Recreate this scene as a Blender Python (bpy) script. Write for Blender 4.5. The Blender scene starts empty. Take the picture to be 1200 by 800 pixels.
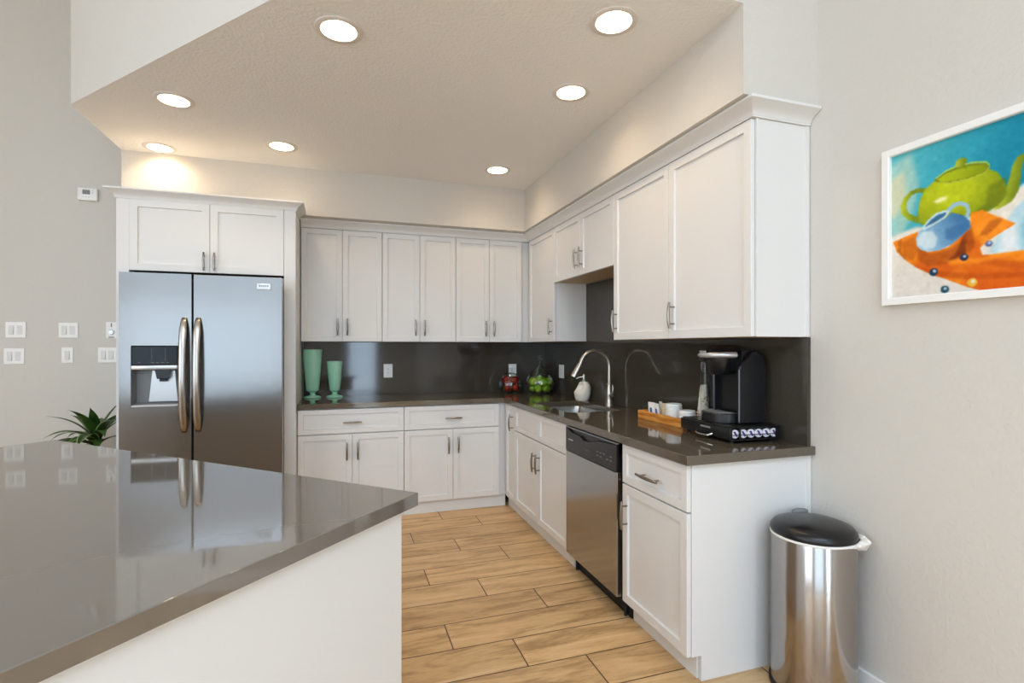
import bpy, bmesh, math, random
import numpy as np
from mathutils import Vector, Matrix

# ------------------------------------------------------------------ camera, world, light, exposure
scene = bpy.context.scene
COL = scene.collection
random.seed(7)

CAM_Z = 1.342
cam_data = bpy.data.cameras.new('camera')
cam = bpy.data.objects.new('camera', cam_data)
COL.objects.link(cam)
cam_data.sensor_fit = 'HORIZONTAL'
cam_data.sensor_width = 36.0
cam_data.lens = 608.2 / 1200 * 36.0
cam_data.shift_y = 6.2 / 1200
cam_data.clip_start = 0.02
cam.location = (0, 0, CAM_Z)
cam.rotation_euler = (math.pi / 2, 0, -math.atan((600 - 399.6) / 608.2))
scene.camera = cam

scene.view_settings.view_transform = 'Standard'
scene.view_settings.look = 'None'
scene.view_settings.gamma = 1.0
scene.view_settings.use_curve_mapping = False
scene.view_settings.exposure = 0.66
try:
    scene.cycles.use_denoising = True
    scene.cycles.max_bounces = 10
    scene.cycles.diffuse_bounces = 6
    scene.cycles.glossy_bounces = 6
    scene.cycles.transmission_bounces = 10
    scene.cycles.transparent_max_bounces = 12
    scene.cycles.caustics_reflective = False
    scene.cycles.caustics_refractive = False
    scene.cycles.sample_clamp_indirect = 6.0
except Exception:
    pass

world = bpy.data.worlds.new('world')
scene.world = world
world.use_nodes = True
world.node_tree.nodes['Background'].inputs['Color'].default_value = (0.62, 0.80, 1.0, 1)
world.node_tree.nodes['Background'].inputs['Strength'].default_value = 1.6

def area_light(name, loc, rot, sx, sy, power, color, shape='RECTANGLE'):
    d = bpy.data.lights.new(name, 'AREA')
    d.shape = shape
    d.size = sx
    if shape in ('RECTANGLE', 'ELLIPSE'):
        d.size_y = sy
    d.energy = power
    d.color = color
    o = bpy.data.objects.new(name, d)
    COL.objects.link(o)
    o.location = loc
    o.rotation_euler = rot
    return o

DAY = (0.64, 0.81, 1.0)
# daylight through the glazed openings of the rear wall (doors, one narrow window), plus a high transom and far-left glazing added for more light
SIDE = (1.0, 0.98, 0.95)
def daylight(loc, rot, sx, sy, radiance, color=DAY):
    area_light('daylight', loc, rot, sx, sy, radiance * math.pi * sx * sy, color)
daylight((-2.80, -5.30, 1.30), (math.radians(90), 0, 0), 3.6, 2.4, 0.50, (0.80, 0.93, 1.0))
daylight((0.55, -5.30, 1.30), (math.radians(90), 0, 0), 0.8, 2.4, 7.5)
daylight((-1.70, -5.30, 3.40), (math.radians(90), 0, 0), 5.8, 1.1, 0.12)
daylight((-5.30, -1.35, 1.95), (math.radians(90), 0, math.radians(-90)), 5.7, 3.2, 1.4, SIDE)
daylight((-0.90, -2.90, 4.45), (0, 0, 0), 4.2, 3.0, 4.2)          # unseen roof light added over the main room to brighten the kitchen
WARM = (1.0, 0.80, 0.55)
DOWNLIGHT_POWER = 1.7

# ------------------------------------------------------------------ helpers
def bm_new():
    return bmesh.new()

def box(bm, x0, x1, y0, y1, z0, z1, bev=0.0, seg=1):
    t = bmesh.new()
    vs = [t.verts.new((x, y, z)) for x in (x0, x1) for y in (y0, y1) for z in (z0, z1)]
    for f in ((0, 1, 3, 2), (4, 6, 7, 5), (0, 4, 5, 1), (2, 3, 7, 6), (0, 2, 6, 4), (1, 5, 7, 3)):
        t.faces.new([vs[i] for i in f])
    if bev > 0:
        bmesh.ops.bevel(t, geom=list(t.edges), offset=bev, segments=seg, affect='EDGES', profile=0.5)
    bmesh.ops.recalc_face_normals(t, faces=list(t.faces))
    merge(bm, t)

def merge(bm, t, mat=None):
    if mat is not None:
        bmesh.ops.transform(t, matrix=mat, verts=list(t.verts))
    me = bpy.data.meshes.new('tmp')
    t.to_mesh(me)
    t.free()
    bm.from_mesh(me)
    bpy.data.meshes.remove(me)

def lathe(bm, prof, cx=0, cy=0, cz=0, n=32, mat=None, sx=1.0, sy=1.0):
    t = bmesh.new()
    rings = []
    for r, z in prof:
        if r < 1e-6:
            rings.append([t.verts.new((0, 0, z))])
        else:
            rings.append([t.verts.new((r * sx * math.cos(2 * math.pi * k / n), r * sy * math.sin(2 * math.pi * k / n), z)) for k in range(n)])
    for a, b in zip(rings[:-1], rings[1:]):
        for k in range(n):
            k2 = (k + 1) % n
            if len(a) == 1 and len(b) == 1:
                continue
            if len(a) == 1:
                t.faces.new((a[0], b[k2], b[k]))
            elif len(b) == 1:
                t.faces.new((a[k], a[k2], b[0]))
            else:
                t.faces.new((a[k], a[k2], b[k2], b[k]))
    bmesh.ops.recalc_face_normals(t, faces=list(t.faces))
    m = Matrix.Translation((cx, cy, cz))
    if mat is not None:
        m = m @ mat
    merge(bm, t, m)

def cyl(bm, p0, p1, r0, r1=None, n=20):
    r1 = r0 if r1 is None else r1
    tube(bm, [p0, p1], [r0, r1], n)

def tube(bm, pts, rad, n=12, caps=True):
    pts = [Vector(p) for p in pts]
    if not isinstance(rad, (list, tuple)):
        rad = [rad] * len(pts)
    t = bmesh.new()
    rings = []
    d0 = (pts[1] - pts[0]).normalized()
    up = Vector((0, 0, 1)) if abs(d0.z) < 0.9 else Vector((1, 0, 0))
    side = d0.cross(up).normalized()
    for i, p in enumerate(pts):
        if i == 0:
            d = d0
        elif i == len(pts) - 1:
            d = (pts[i] - pts[i - 1]).normalized()
        else:
            d = ((pts[i + 1] - p).normalized() + (p - pts[i - 1]).normalized()).normalized()
        side = (side - d * side.dot(d)).normalized()
        u2 = d.cross(side).normalized()
        rings.append([t.verts.new(p + (side * math.cos(2 * math.pi * k / n) + u2 * math.sin(2 * math.pi * k / n)) * rad[i]) for k in range(n)])
    for a, b in zip(rings[:-1], rings[1:]):
        for k in range(n):
            k2 = (k + 1) % n
            t.faces.new((a[k], a[k2], b[k2], b[k]))
    if caps:
        t.faces.new(rings[0][::-1])
        t.faces.new(rings[-1])
    bmesh.ops.recalc_face_normals(t, faces=list(t.faces))
    merge(bm, t)

def prism(bm, pts, axis, a0, a1, bev=0.0):
    """2-D outline extruded along an axis: axis 'z' takes (x,y), 'x' takes (y,z), 'y' takes (x,z)."""
    t = bmesh.new()
    def P(p, a):
        return {'z': (p[0], p[1], a), 'x': (a, p[0], p[1]), 'y': (p[0], a, p[1])}[axis]
    lo = [t.verts.new(P(p, a0)) for p in pts]
    hi = [t.verts.new(P(p, a1)) for p in pts]
    n = len(pts)
    t.faces.new(lo)
    t.faces.new(hi)
    for k in range(n):
        t.faces.new((lo[k], lo[(k + 1) % n], hi[(k + 1) % n], hi[k]))
    bmesh.ops.recalc_face_normals(t, faces=list(t.faces))
    if bev > 0:
        bmesh.ops.bevel(t, geom=list(t.edges), offset=bev, segments=1, affect='EDGES')
    merge(bm, t)

def plate_with_holes(bm, outer, holes, z0, z1=None):
    """flat polygon with holes at z0; extruded to z1 when given"""
    t = bmesh.new()
    edges = []
    for loop in [outer] + holes:
        vs = [t.verts.new((p[0], p[1], z0)) for p in loop]
        for k in range(len(vs)):
            edges.append(t.edges.new((vs[k], vs[(k + 1) % len(vs)])))
    bmesh.ops.triangle_fill(t, use_beauty=True, use_dissolve=False, edges=edges)
    if z1 is not None:
        r = bmesh.ops.extrude_face_region(t, geom=list(t.faces))
        vv = [g for g in r['geom'] if isinstance(g, bmesh.types.BMVert)]
        bmesh.ops.translate(t, verts=vv, vec=(0, 0, z1 - z0))
    bmesh.ops.recalc_face_normals(t, faces=list(t.faces))
    merge(bm, t)

def circle(cx, cy, r, n=40):
    return [(cx + r * math.cos(2 * math.pi * k / n), cy + r * math.sin(2 * math.pi * k / n)) for k in range(n)]

def round_rect(x0, x1, y0, y1, r, n=6):
    out = []
    for cx, cy, a in ((x1 - r, y1 - r, 0), (x0 + r, y1 - r, 90), (x0 + r, y0 + r, 180), (x1 - r, y0 + r, 270)):
        for k in range(n + 1):
            t = math.radians(a + 90 * k / n)
            out.append((cx + r * math.cos(t), cy + r * math.sin(t)))
    return out

def obj(name, bm, m, parent=None, smooth=None, bevel=0.0, subsurf=0):
    """link one mesh; vertices are given in the parent's own coordinates"""
    me = bpy.data.meshes.new(name)
    bm.to_mesh(me)
    bm.free()
    if isinstance(m, (list, tuple)):
        for x in m:
            me.materials.append(x)
    else:
        me.materials.append(m)
    o = bpy.data.objects.new(name, me)
    COL.objects.link(o)
    if parent:
        o.parent = parent
    if smooth is not None:
        b2 = bmesh.new()
        b2.from_mesh(me)
        lim = math.radians(smooth)
        for f in b2.faces:
            f.smooth = True
        for e in b2.edges:
            if len(e.link_faces) == 2 and e.calc_face_angle(0) > lim:
                e.smooth = False
        b2.to_mesh(me)
        b2.free()
    if bevel > 0:
        md = o.modifiers.new('bevel', 'BEVEL')
        md.width = bevel
        md.segments = 2
        md.limit_method = 'ANGLE'
        md.angle_limit = math.radians(40)
    if subsurf:
        md = o.modifiers.new('subsurf', 'SUBSURF')
        md.levels = subsurf
        md.render_levels = subsurf
    return o

def tag(o, label, cat, group=None, kind=None):
    o['label'] = label
    o['category'] = cat
    if group:
        o['group'] = group
    if kind:
        o['kind'] = kind
    return o

def thing(name, label, cat, loc=(0, 0, 0), rz=0.0, group=None):
    o = bpy.data.objects.new(name, None)
    o.empty_display_size = 0.05
    COL.objects.link(o)
    o.location = loc
    o.rotation_euler = (0, 0, rz)
    return tag(o, label, cat, group)

def struct(name, bm, m, smooth=None):
    o = obj(name, bm, m, None, smooth)
    o['kind'] = 'structure'
    return o

def copy_tree(o, loc=None, rot=None, label=None, parent=None):
    c = o.copy()
    COL.objects.link(c)
    if parent:
        c.parent = parent
    if loc is not None:
        c.location = loc
    if rot is not None:
        c.rotation_euler = rot
    if label:
        c['label'] = label
    for ch in list(o.children):
        copy_tree(ch, parent=c)
    return c

# ------------------------------------------------------------------ materials
def srgb(r, g, b):
    def f(c):
        c /= 255.0
        return c / 12.92 if c <= 0.04045 else ((c + 0.055) / 1.055) ** 2.4
    return (f(r), f(g), f(b), 1)

def mat(name, color, rough=0.5, metal=0.0, spec=0.5, coat=0.0, bump=None, trans=0.0, ior=1.45, emit=None, aniso=0.0):
    m = bpy.data.materials.new(name)
    m.use_nodes = True
    nt = m.node_tree
    b = nt.nodes['Principled BSDF']
    b.inputs['Base Color'].default_value = color
    b.inputs['Roughness'].default_value = rough
    b.inputs['Metallic'].default_value = metal
    b.inputs['Specular IOR Level'].default_value = spec
    b.inputs['Coat Weight'].default_value = coat
    b.inputs['Coat Roughness'].default_value = 0.08
    b.inputs['Transmission Weight'].default_value = trans
    b.inputs['IOR'].default_value = ior
    if aniso:
        b.inputs['Anisotropic'].default_value = aniso
    if emit:
        b.inputs['Emission Color'].default_value = emit[0]
        b.inputs['Emission Strength'].default_value = emit[1]
    if bump:
        scale, strength, dist = bump
        tc = nt.nodes.new('ShaderNodeTexCoord')
        nz = nt.nodes.new('ShaderNodeTexNoise')
        nz.inputs['Scale'].default_value = scale
        nz.inputs['Detail'].default_value = 3
        bp = nt.nodes.new('ShaderNodeBump')
        bp.inputs['Strength'].default_value = strength
        bp.inputs['Distance'].default_value = dist
        nt.links.new(tc.outputs['Object'], nz.inputs['Vector'])
        nt.links.new(nz.outputs['Fac'], bp.inputs['Height'])
        nt.links.new(bp.outputs['Normal'], b.inputs['Normal'])
    return m

def speckle(m, c1, c2, scale, lo=0.4, hi=0.6, stretch=(1, 1, 1)):
    nt = m.node_tree
    b = nt.nodes['Principled BSDF']
    tc = nt.nodes.new('ShaderNodeTexCoord')
    mp = nt.nodes.new('ShaderNodeMapping')
    mp.inputs['Scale'].default_value = stretch
    nz = nt.nodes.new('ShaderNodeTexNoise')
    nz.inputs['Scale'].default_value = scale
    nz.inputs['Detail'].default_value = 4
    cr = nt.nodes.new('ShaderNodeValToRGB')
    cr.color_ramp.elements[0].position = lo
    cr.color_ramp.elements[1].position = hi
    cr.color_ramp.elements[0].color = c1
    cr.color_ramp.elements[1].color = c2
    nt.links.new(tc.outputs['Object'], mp.inputs['Vector'])
    nt.links.new(mp.outputs['Vector'], nz.inputs['Vector'])
    nt.links.new(nz.outputs['Fac'], cr.inputs['Fac'])
    nt.links.new(cr.outputs['Color'], b.inputs['Base Color'])
    return m

M_WALL = mat('wall_paint', srgb(208, 203, 195), 0.85, spec=0.2, bump=(75, 0.4, 0.005))
M_CEIL = mat('ceiling_paint', srgb(246, 245, 244), 0.9, spec=0.15, bump=(60, 0.6, 0.008))
M_CAB = mat('cabinet_white', srgb(224, 222, 219), 0.42, spec=0.35)
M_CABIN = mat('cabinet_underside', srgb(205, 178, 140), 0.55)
M_TOEKICK = mat('toe_kick_white', srgb(226, 225, 222), 0.5)  # even off-white of the toe kicks
M_STONE = speckle(mat('quartz_counter', srgb(70, 65, 60), 0.06, ior=1.8), srgb(86, 76, 62), srgb(91, 81, 67), 160, 0.4, 0.65)
M_ISLE = mat('quartz_island', srgb(108, 100, 91), 0.05, ior=2.1)
M_SPLASH = speckle(mat('quartz_backsplash', srgb(58, 54, 52), 0.07, spec=0.5), srgb(66, 60, 52), srgb(70, 64, 56), 160, 0.4, 0.65)
M_NICKEL = mat('brushed_nickel', srgb(190, 182, 170), 0.34, 1.0)
M_PULL = mat('pull_metal', srgb(150, 142, 132), 0.16, 1.0)
M_CHROME = mat('polished_steel', srgb(200, 198, 196), 0.12, 1.0)
M_BLACK = mat('black_plastic', srgb(20, 20, 22), 0.28, spec=0.5)
M_MATTE = mat('matte_black', srgb(24, 24, 25), 0.6)
M_GLOSSBLK = mat('gloss_black', srgb(8, 9, 12), 0.08, spec=0.3)
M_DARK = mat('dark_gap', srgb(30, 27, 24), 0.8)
M_WHITEP = mat('white_plastic', srgb(236, 234, 230), 0.35)
M_ROCK = mat('rocker_plastic', srgb(216, 214, 210), 0.4)
M_GREYP = mat('grey_plastic', srgb(120, 122, 124), 0.4)
M_LCD = mat('lcd_grey', srgb(120, 126, 124), 0.25)
M_SILVER = mat('silver_plastic', srgb(196, 196, 196), 0.3, 0.7)
M_MARK = mat('light_marking', srgb(205, 205, 205), 0.5)
M_JADE = mat('jade_glass', srgb(166, 220, 190), 0.12, spec=0.6, coat=0.4)
M_CERAM = mat('white_ceramic', srgb(232, 224, 212), 0.25)
M_BAG = mat('bin_liner', srgb(232, 228, 222), 0.5)
M_GLASS = mat('clear_glass', (1, 1, 1, 1), 0.0, trans=1.0, ior=1.42)
M_TEAL = mat('pump_tube', srgb(150, 178, 168), 0.3)
M_SOIL = mat('soil', srgb(50, 38, 28), 0.95)
M_POT = mat('dark_pot', srgb(60, 54, 50), 0.5)
M_LEAF = speckle(mat('leaf_green', srgb(50, 84, 30), 0.4), srgb(26, 54, 18), srgb(66, 100, 34), 9, 0.35, 0.7)
M_LEAFEDGE = mat('leaf_stripe', srgb(150, 170, 110), 0.45)
M_RED = speckle(mat('apple_red', srgb(150, 20, 18), 0.25), srgb(150, 12, 12), srgb(214, 70, 36), 11, 0.45, 0.75)
M_GREEN = speckle(mat('apple_green', srgb(130, 175, 30), 0.25), srgb(120, 175, 24), srgb(190, 205, 40), 9, 0.42, 0.62)
M_STEM = mat('apple_stem', srgb(70, 48, 26), 0.8)
M_TRAY = speckle(mat('tray_wood', srgb(200, 130, 50), 0.45), srgb(186, 108, 34), srgb(226, 162, 78), 6, 0.35, 0.65, (9, 1.2, 9))
M_PAPER = mat('paper_white', srgb(240, 238, 234), 0.6)
M_BLUEP = mat('paper_blue', srgb(60, 100, 170), 0.6)
M_TAN = mat('paper_tan', srgb(205, 190, 160), 0.65)
M_YEL = mat('paper_yellow', srgb(226, 190, 90), 0.6)
M_CUP = speckle(mat('printed_cup', srgb(225, 218, 200), 0.6), srgb(238, 232, 218), srgb(176, 158, 120), 60, 0.55, 0.62)
M_POD = mat('pod_white', srgb(225, 222, 228), 0.35)
M_PURPLE = mat('pod_purple', srgb(84, 56, 120), 0.35)
M_FRAME = mat('picture_frame_white', srgb(238, 236, 232), 0.4)
M_BULB = mat('lamp_lens', (1, 1, 1, 1), 0.5, emit=((1.0, 0.86, 0.66, 1), 9.0))
M_CAN = mat('lamp_reflector', srgb(240, 228, 205), 0.45)
M_RING = mat('lamp_trim', srgb(228, 222, 216), 0.5)

def steel(name, base, rough, vertical=True):
    m = mat(name, base, rough, 1.0)
    nt = m.node_tree
    b = nt.nodes['Principled BSDF']
    tc = nt.nodes.new('ShaderNodeTexCoord')
    mp = nt.nodes.new('ShaderNodeMapping')
    mp.inputs['Scale'].default_value = (1.2, 1.2, 260) if not vertical else (260, 260, 1.2)
    nz = nt.nodes.new('ShaderNodeTexNoise')
    nz.inputs['Scale'].default_value = 3
    nz.inputs['Detail'].default_value = 2
    mr = nt.nodes.new('ShaderNodeMapRange')
    mr.inputs['To Min'].default_value = rough * 0.8
    mr.inputs['To Max'].default_value = rough * 1.25
    bp = nt.nodes.new('ShaderNodeBump')
    bp.inputs['Strength'].default_value = 0.05
    bp.inputs['Distance'].default_value = 0.001
    nt.links.new(tc.outputs['Object'], mp.inputs['Vector'])
    nt.links.new(mp.outputs['Vector'], nz.inputs['Vector'])
    nt.links.new(nz.outputs['Fac'], mr.inputs['Value'])
    nt.links.new(mr.outputs['Result'], b.inputs['Roughness'])
    nt.links.new(nz.outputs['Fac'], bp.inputs['Height'])
    nt.links.new(bp.outputs['Normal'], b.inputs['Normal'])
    return m

M_FRIDGE = steel('fridge_steel', srgb(146, 144, 142), 0.17)
M_DWSTEEL = steel('dishwasher_steel', srgb(172, 173, 174), 0.14, False)
M_BINSTEEL = mat('bin_steel', srgb(170, 166, 163), 0.15, 1.0)
M_SINK = mat('sink_steel', srgb(168, 164, 158), 0.25, 1.0)
M_HANDLE = mat('fridge_handle_steel', srgb(176, 170, 163), 0.26, 1.0)

def pane_material():
    m = bpy.data.materials.new('window_pane')
    m.use_nodes = True
    nt = m.node_tree
    nt.nodes.clear()
    out = nt.nodes.new('ShaderNodeOutputMaterial')
    mx = nt.nodes.new('ShaderNodeMixShader')
    mx.inputs['Fac'].default_value = 0.06
    tr = nt.nodes.new('ShaderNodeBsdfTransparent')
    gl = nt.nodes.new('ShaderNodeBsdfGlossy')
    gl.inputs['Roughness'].default_value = 0.02
    nt.links.new(tr.outputs[0], mx.inputs[1])
    nt.links.new(gl.outputs[0], mx.inputs[2])
    nt.links.new(mx.outputs[0], out.inputs['Surface'])
    return m
M_PANE = pane_material()

def jar_material():
    m = bpy.data.materials.new('jar_glass')
    m.use_nodes = True
    nt = m.node_tree
    nt.nodes.clear()
    out = nt.nodes.new('ShaderNodeOutputMaterial')
    mx = nt.nodes.new('ShaderNodeMixShader')
    lw = nt.nodes.new('ShaderNodeLayerWeight')
    lw.inputs['Blend'].default_value = 0.5
    pw = nt.nodes.new('ShaderNodeMath')
    pw.operation = 'POWER'
    pw.inputs[1].default_value = 2.6
    fr = nt.nodes.new('ShaderNodeMath')
    fr.operation = 'MULTIPLY_ADD'
    fr.inputs[1].default_value = 0.85
    fr.inputs[2].default_value = 0.06
    nt.links.new(lw.outputs['Facing'], pw.inputs[0])
    nt.links.new(pw.outputs[0], fr.inputs[0])
    tr = nt.nodes.new('ShaderNodeBsdfTransparent')
    tr.inputs['Color'].default_value = (0.93, 0.96, 0.95, 1)
    gl = nt.nodes.new('ShaderNodeBsdfGlossy')
    gl.inputs['Roughness'].default_value = 0.03
    nt.links.new(fr.outputs[0], mx.inputs['Fac'])
    nt.links.new(tr.outputs[0], mx.inputs[1])
    nt.links.new(gl.outputs[0], mx.inputs[2])
    nt.links.new(mx.outputs[0], out.inputs['Surface'])
    return m
M_JAR = jar_material()

def floor_material():
    m = bpy.data.materials.new('wood_plank_tile')
    m.use_nodes = True
    nt = m.node_tree
    N, L = nt.nodes, nt.links
    b = N['Principled BSDF']
    def math_(op, a, c=None, d=None):
        n = N.new('ShaderNodeMath')
        n.operation = op
        for i, v in enumerate((a, c, d)):
            if v is None:
                continue
            if isinstance(v, (int, float)):
                n.inputs[i].default_value = v
            else:
                L.new(v, n.inputs[i])
        return n.outputs[0]
    geo = N.new('ShaderNodeNewGeometry')
    sep = N.new('ShaderNodeSeparateXYZ')
    L.new(geo.outputs['Position'], sep.inputs[0])
    X, Y = sep.outputs[0], sep.outputs[1]
    PITCH, LEN = 0.2168, 1.2
    yr = math_('DIVIDE', math_('SUBTRACT', Y, 2.70), PITCH)
    row = math_('FLOOR', yr)
    fy = math_('SUBTRACT', yr, row)
    m3 = math_('SUBTRACT', row, math_('MULTIPLY', math_('FLOOR', math_('DIVIDE', row, 3.0)), 3.0))
    # joint offset: row 0 -> .749, 1 -> .474, 2 -> 1.014
    is1 = math_('COMPARE', m3, 1.0, 0.3)
    is2 = math_('COMPARE', m3, 2.0, 0.3)
    off = math_('ADD', math_('ADD', 0.749, math_('MULTIPLY', is1, -0.275)), math_('MULTIPLY', is2, 0.265))
    xr = math_('DIVIDE', math_('SUBTRACT', X, off), LEN)
    ci = math_('FLOOR', xr)
    fx = math_('SUBTRACT', xr, ci)
    gy = math_('MULTIPLY', math_('MINIMUM', fy, math_('SUBTRACT', 1.0, fy)), PITCH)
    gx = math_('MULTIPLY', math_('MINIMUM', fx, math_('SUBTRACT', 1.0, fx)), LEN)
    g = math_('MINIMUM', gx, gy)
    mr = N.new('ShaderNodeMapRange')
    mr.inputs['From Min'].default_value = 0.0018
    mr.inputs['From Max'].default_value = 0.0036
    L.new(g, mr.inputs['Value'])
    # per-plank random
    cmb = N.new('ShaderNodeCombineXYZ')
    L.new(row, cmb.inputs[0])
    L.new(ci, cmb.inputs[1])
    wn = N.new('ShaderNodeTexWhiteNoise')
    L.new(cmb.outputs[0], wn.inputs['Vector'])
    # grain
    c2 = N.new('ShaderNodeCombineXYZ')
    L.new(math_('ADD', math_('MULTIPLY', X, 1.6), math_('MULTIPLY', wn.outputs['Value'], 37.0)), c2.inputs[0])
    L.new(math_('ADD', math_('MULTIPLY', Y, 11.0), math_('MULTIPLY', wn.outputs['Value'], 13.0)), c2.inputs[1])
    L.new(math_('MULTIPLY', wn.outputs['Value'], 50.0), c2.inputs[2])
    n1 = N.new('ShaderNodeTexNoise')
    n1.inputs['Scale'].default_value = 1.3
    n1.inputs['Detail'].default_value = 5
    n1.inputs['Roughness'].default_value = 0.55
    n1.inputs['Distortion'].default_value = 1.1
    L.new(c2.outputs[0], n1.inputs['Vector'])
    n2 = N.new('ShaderNodeTexNoise')
    n2.inputs['Scale'].default_value = 14
    n2.inputs['Detail'].default_value = 3
    L.new(c2.outputs[0], n2.inputs['Vector'])
    fac = math_('ADD', math_('MULTIPLY', n1.outputs['Fac'], 0.75), math_('MULTIPLY', n2.outputs['Fac'], 0.25))
    cr = N.new('ShaderNodeValToRGB')
    e = cr.color_ramp.elements
    e[0].position, e[0].color = 0.34, srgb(168, 131, 88)
    e[1].position, e[1].color = 0.68, srgb(228, 194, 146)
    e2 = cr.color_ramp.elements.new(0.5)
    e2.color = srgb(212, 172, 122)
    L.new(fac, cr.inputs['Fac'])
    hsv = N.new('ShaderNodeHueSaturation')
    L.new(cr.outputs['Color'], hsv.inputs['Color'])
    L.new(math_('ADD', 0.86, math_('MULTIPLY', wn.outputs['Value'], 0.20)), hsv.inputs['Value'])
    mx = N.new('ShaderNodeMix')
    mx.data_type = 'RGBA'
    mx.inputs['A'].default_value = srgb(74, 52, 34)
    L.new(mr.outputs['Result'], mx.inputs['Factor'])
    L.new(hsv.outputs['Color'], mx.inputs['B'])
    L.new(mx.outputs['Result'], b.inputs['Base Color'])
    b.inputs['Roughness'].default_value = 0.38
    b.inputs['Specular IOR Level'].default_value = 0.4
    bp = N.new('ShaderNodeBump')
    bp.inputs['Strength'].default_value = 0.6
    bp.inputs['Distance'].default_value = 0.002
    L.new(mr.outputs['Result'], bp.inputs['Height'])
    L.new(bp.outputs['Normal'], b.inputs['Normal'])
    return m
M_FLOOR = floor_material()

# ------------------------------------------------------------------ setting
XR, YB, XL, YR = 1.94, 4.80, -5.0, -5.0       # right, back, left and rear wall faces
ZC, ZH = 2.73, 4.2                            # kitchen ceiling, main ceiling
b = bm_new(); box(b, XL, XR + 0.15, YR, YB + 0.15, -0.08, 0); struct('floor', b, M_FLOOR)
b = bm_new(); box(b, XL - 0.15, XR + 0.15, YB, YB + 0.15, 0, ZH); struct('wall_back', b, M_WALL)
b = bm_new(); box(b, XR, XR + 0.15, YR, YB, 0, ZH); struct('wall_right', b, M_WALL)
b = bm_new()
RX0, RX1, RY0, RY1 = -3.0, 1.2, -4.4, -1.4
box(b, XL - 0.15, RX0, YR - 0.15, YB + 0.15, ZH, ZH + 0.12)
box(b, RX1, XR + 0.15, YR - 0.15, YB + 0.15, ZH, ZH + 0.12)
box(b, RX0, RX1, YR - 0.15, RY0, ZH, ZH + 0.12)
box(b, RX0, RX1, RY1, YB + 0.15, ZH, ZH + 0.12)
struct('ceiling_main', b, M_CEIL)

def wall_with_openings(name, axis, c0, c1, a0, a1, openings, transom=None):
    b = bm_new()
    def bx(u0, u1, z0, z1):
        if axis == 'y':
            box(b, u0, u1, c0, c1, z0, z1)
        else:
            box(b, c0, c1, u0, u1, z0, z1)
    u = a0
    top = transom[2] if transom else ZH
    if transom:
        bx(a0, transom[0], top, ZH)
        bx(transom[1], a1, top, ZH)
        bx(transom[0], transom[1], transom[3], ZH)
    for (o0, o1, z0, z1) in openings:
        bx(u, o0, 0, top)
        if z0 > 0:
            bx(o0, o1, 0, z0)
        if transom:
            bx(o0, o1, z1, transom[2])
        else:
            bx(o0, o1, z1, ZH)
        u = o1
    bx(u, a1, 0, top)
    struct(name, b, M_WALL)

wall_with_openings('wall_rear', 'y', YR - 0.15, YR, XL - 0.15, XR + 0.15, [(-4.6, -1.0, 0.04, 2.5), (0.15, 0.95, 0.04, 2.5)], (-4.6, 1.2, 2.8, 4.0))
wall_with_openings('wall_left', 'x', XL - 0.15, XL, YR, YB, [(-4.2, 1.5, 0.35, 3.55)])

def glazing(n, axis, u0, u1, z0, z1, c, divs):
    fr, gl = bm_new(), bm_new()
    def bx(bb, a0, a1, q0, q1, d):
        if axis == 'y':
            box(bb, a0, a1, c - d, c + d, q0, q1)
        else:
            box(bb, c - d, c + d, a0, a1, q0, q1)
    t = 0.06
    bx(fr, u0, u1, z0, z0 + t, 0.03); bx(fr, u0, u1, z1 - t, z1, 0.03)
    for k in range(divs + 1):
        m = u0 + (u1 - u0 - t) * k / divs
        bx(fr, m, m + t, z0 + t, z1 - t, 0.03)
        if k < divs:
            m2 = u0 + (u1 - u0 - t) * (k + 1) / divs
            bx(gl, m + t, m2, z0 + t, z1 - t, 0.003)
    w = struct('window_%d' % n, fr, M_FRAME)
    p = obj('pane', gl, M_PANE, w)
glazing(1, 'y', -4.6, -1.0, 0.04, 2.5, YR - 0.07, 3)
glazing(2, 'y', 0.15, 0.95, 0.04, 2.5, YR - 0.07, 1)
glazing(3, 'y', -4.6, 1.2, 2.8, 4.0, YR - 0.07, 4)  # unseen transom, added to let in more rear light
glazing(4, 'x', -4.2, 1.5, 0.35, 3.55, XL - 0.07, 4)  # unseen left-wall glazing, added as side light

fr, gl = bm_new(), bm_new()  # frame and panes for the added overhead light, out of view
for k in range(4):
    q = RX0 + (RX1 - RX0 - 0.06) * k / 3
    box(fr, q, q + 0.06, RY0, RY1, ZH + 0.03, ZH + 0.10)
    if k < 3:
        box(gl, q + 0.06, RX0 + (RX1 - RX0 - 0.06) * (k + 1) / 3, RY0, RY1, ZH + 0.06, ZH + 0.066)
w_ = struct('window_5', fr, M_FRAME)
obj('pane', gl, M_PANE, w_)

# dropped kitchen ceiling with round cut-outs, its fascia above and the soffits
SX, SY = 1.545, 4.335                       # soffit faces
KC = [(-1.47, 4.32 + 0.015), (-1.47, 3.614), (0.25, 1.70), (SX, 1.70), (SX, SY)]
LAMPS = [(-0.009, 2.398), (-0.892, 3.367), (-1.200, 4.205), (-0.390, 3.908), (1.105, 1.968), (1.191, 2.588), (1.167, 3.905)]
b = bm_new()
plate_with_holes(b, KC, [circle(x, y, 0.078) for x, y in LAMPS], ZC)
struct('ceiling_kitchen', b, M_CEIL)
b = bm_new(); box(b, SX, XR, 1.70, SY, 2.365, ZH - 0.002); struct('wall_soffit_right', b, M_WALL)
b = bm_new(); box(b, -1.47, XR, SY, YB, 2.365, ZH - 0.002); struct('wall_soffit_back', b, M_WALL)
b = bm_new()
prism(b, [(-1.47, 3.614), (0.25, 1.70), (SX, 1.70), (SX, 1.712), (0.256, 1.712), (-1.458, 3.619), (-1.458, SY), (-1.47, SY)], 'z', ZC + 0.0006, ZH - 0.002)
struct('wall_fascia', b, M_WALL)
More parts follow.
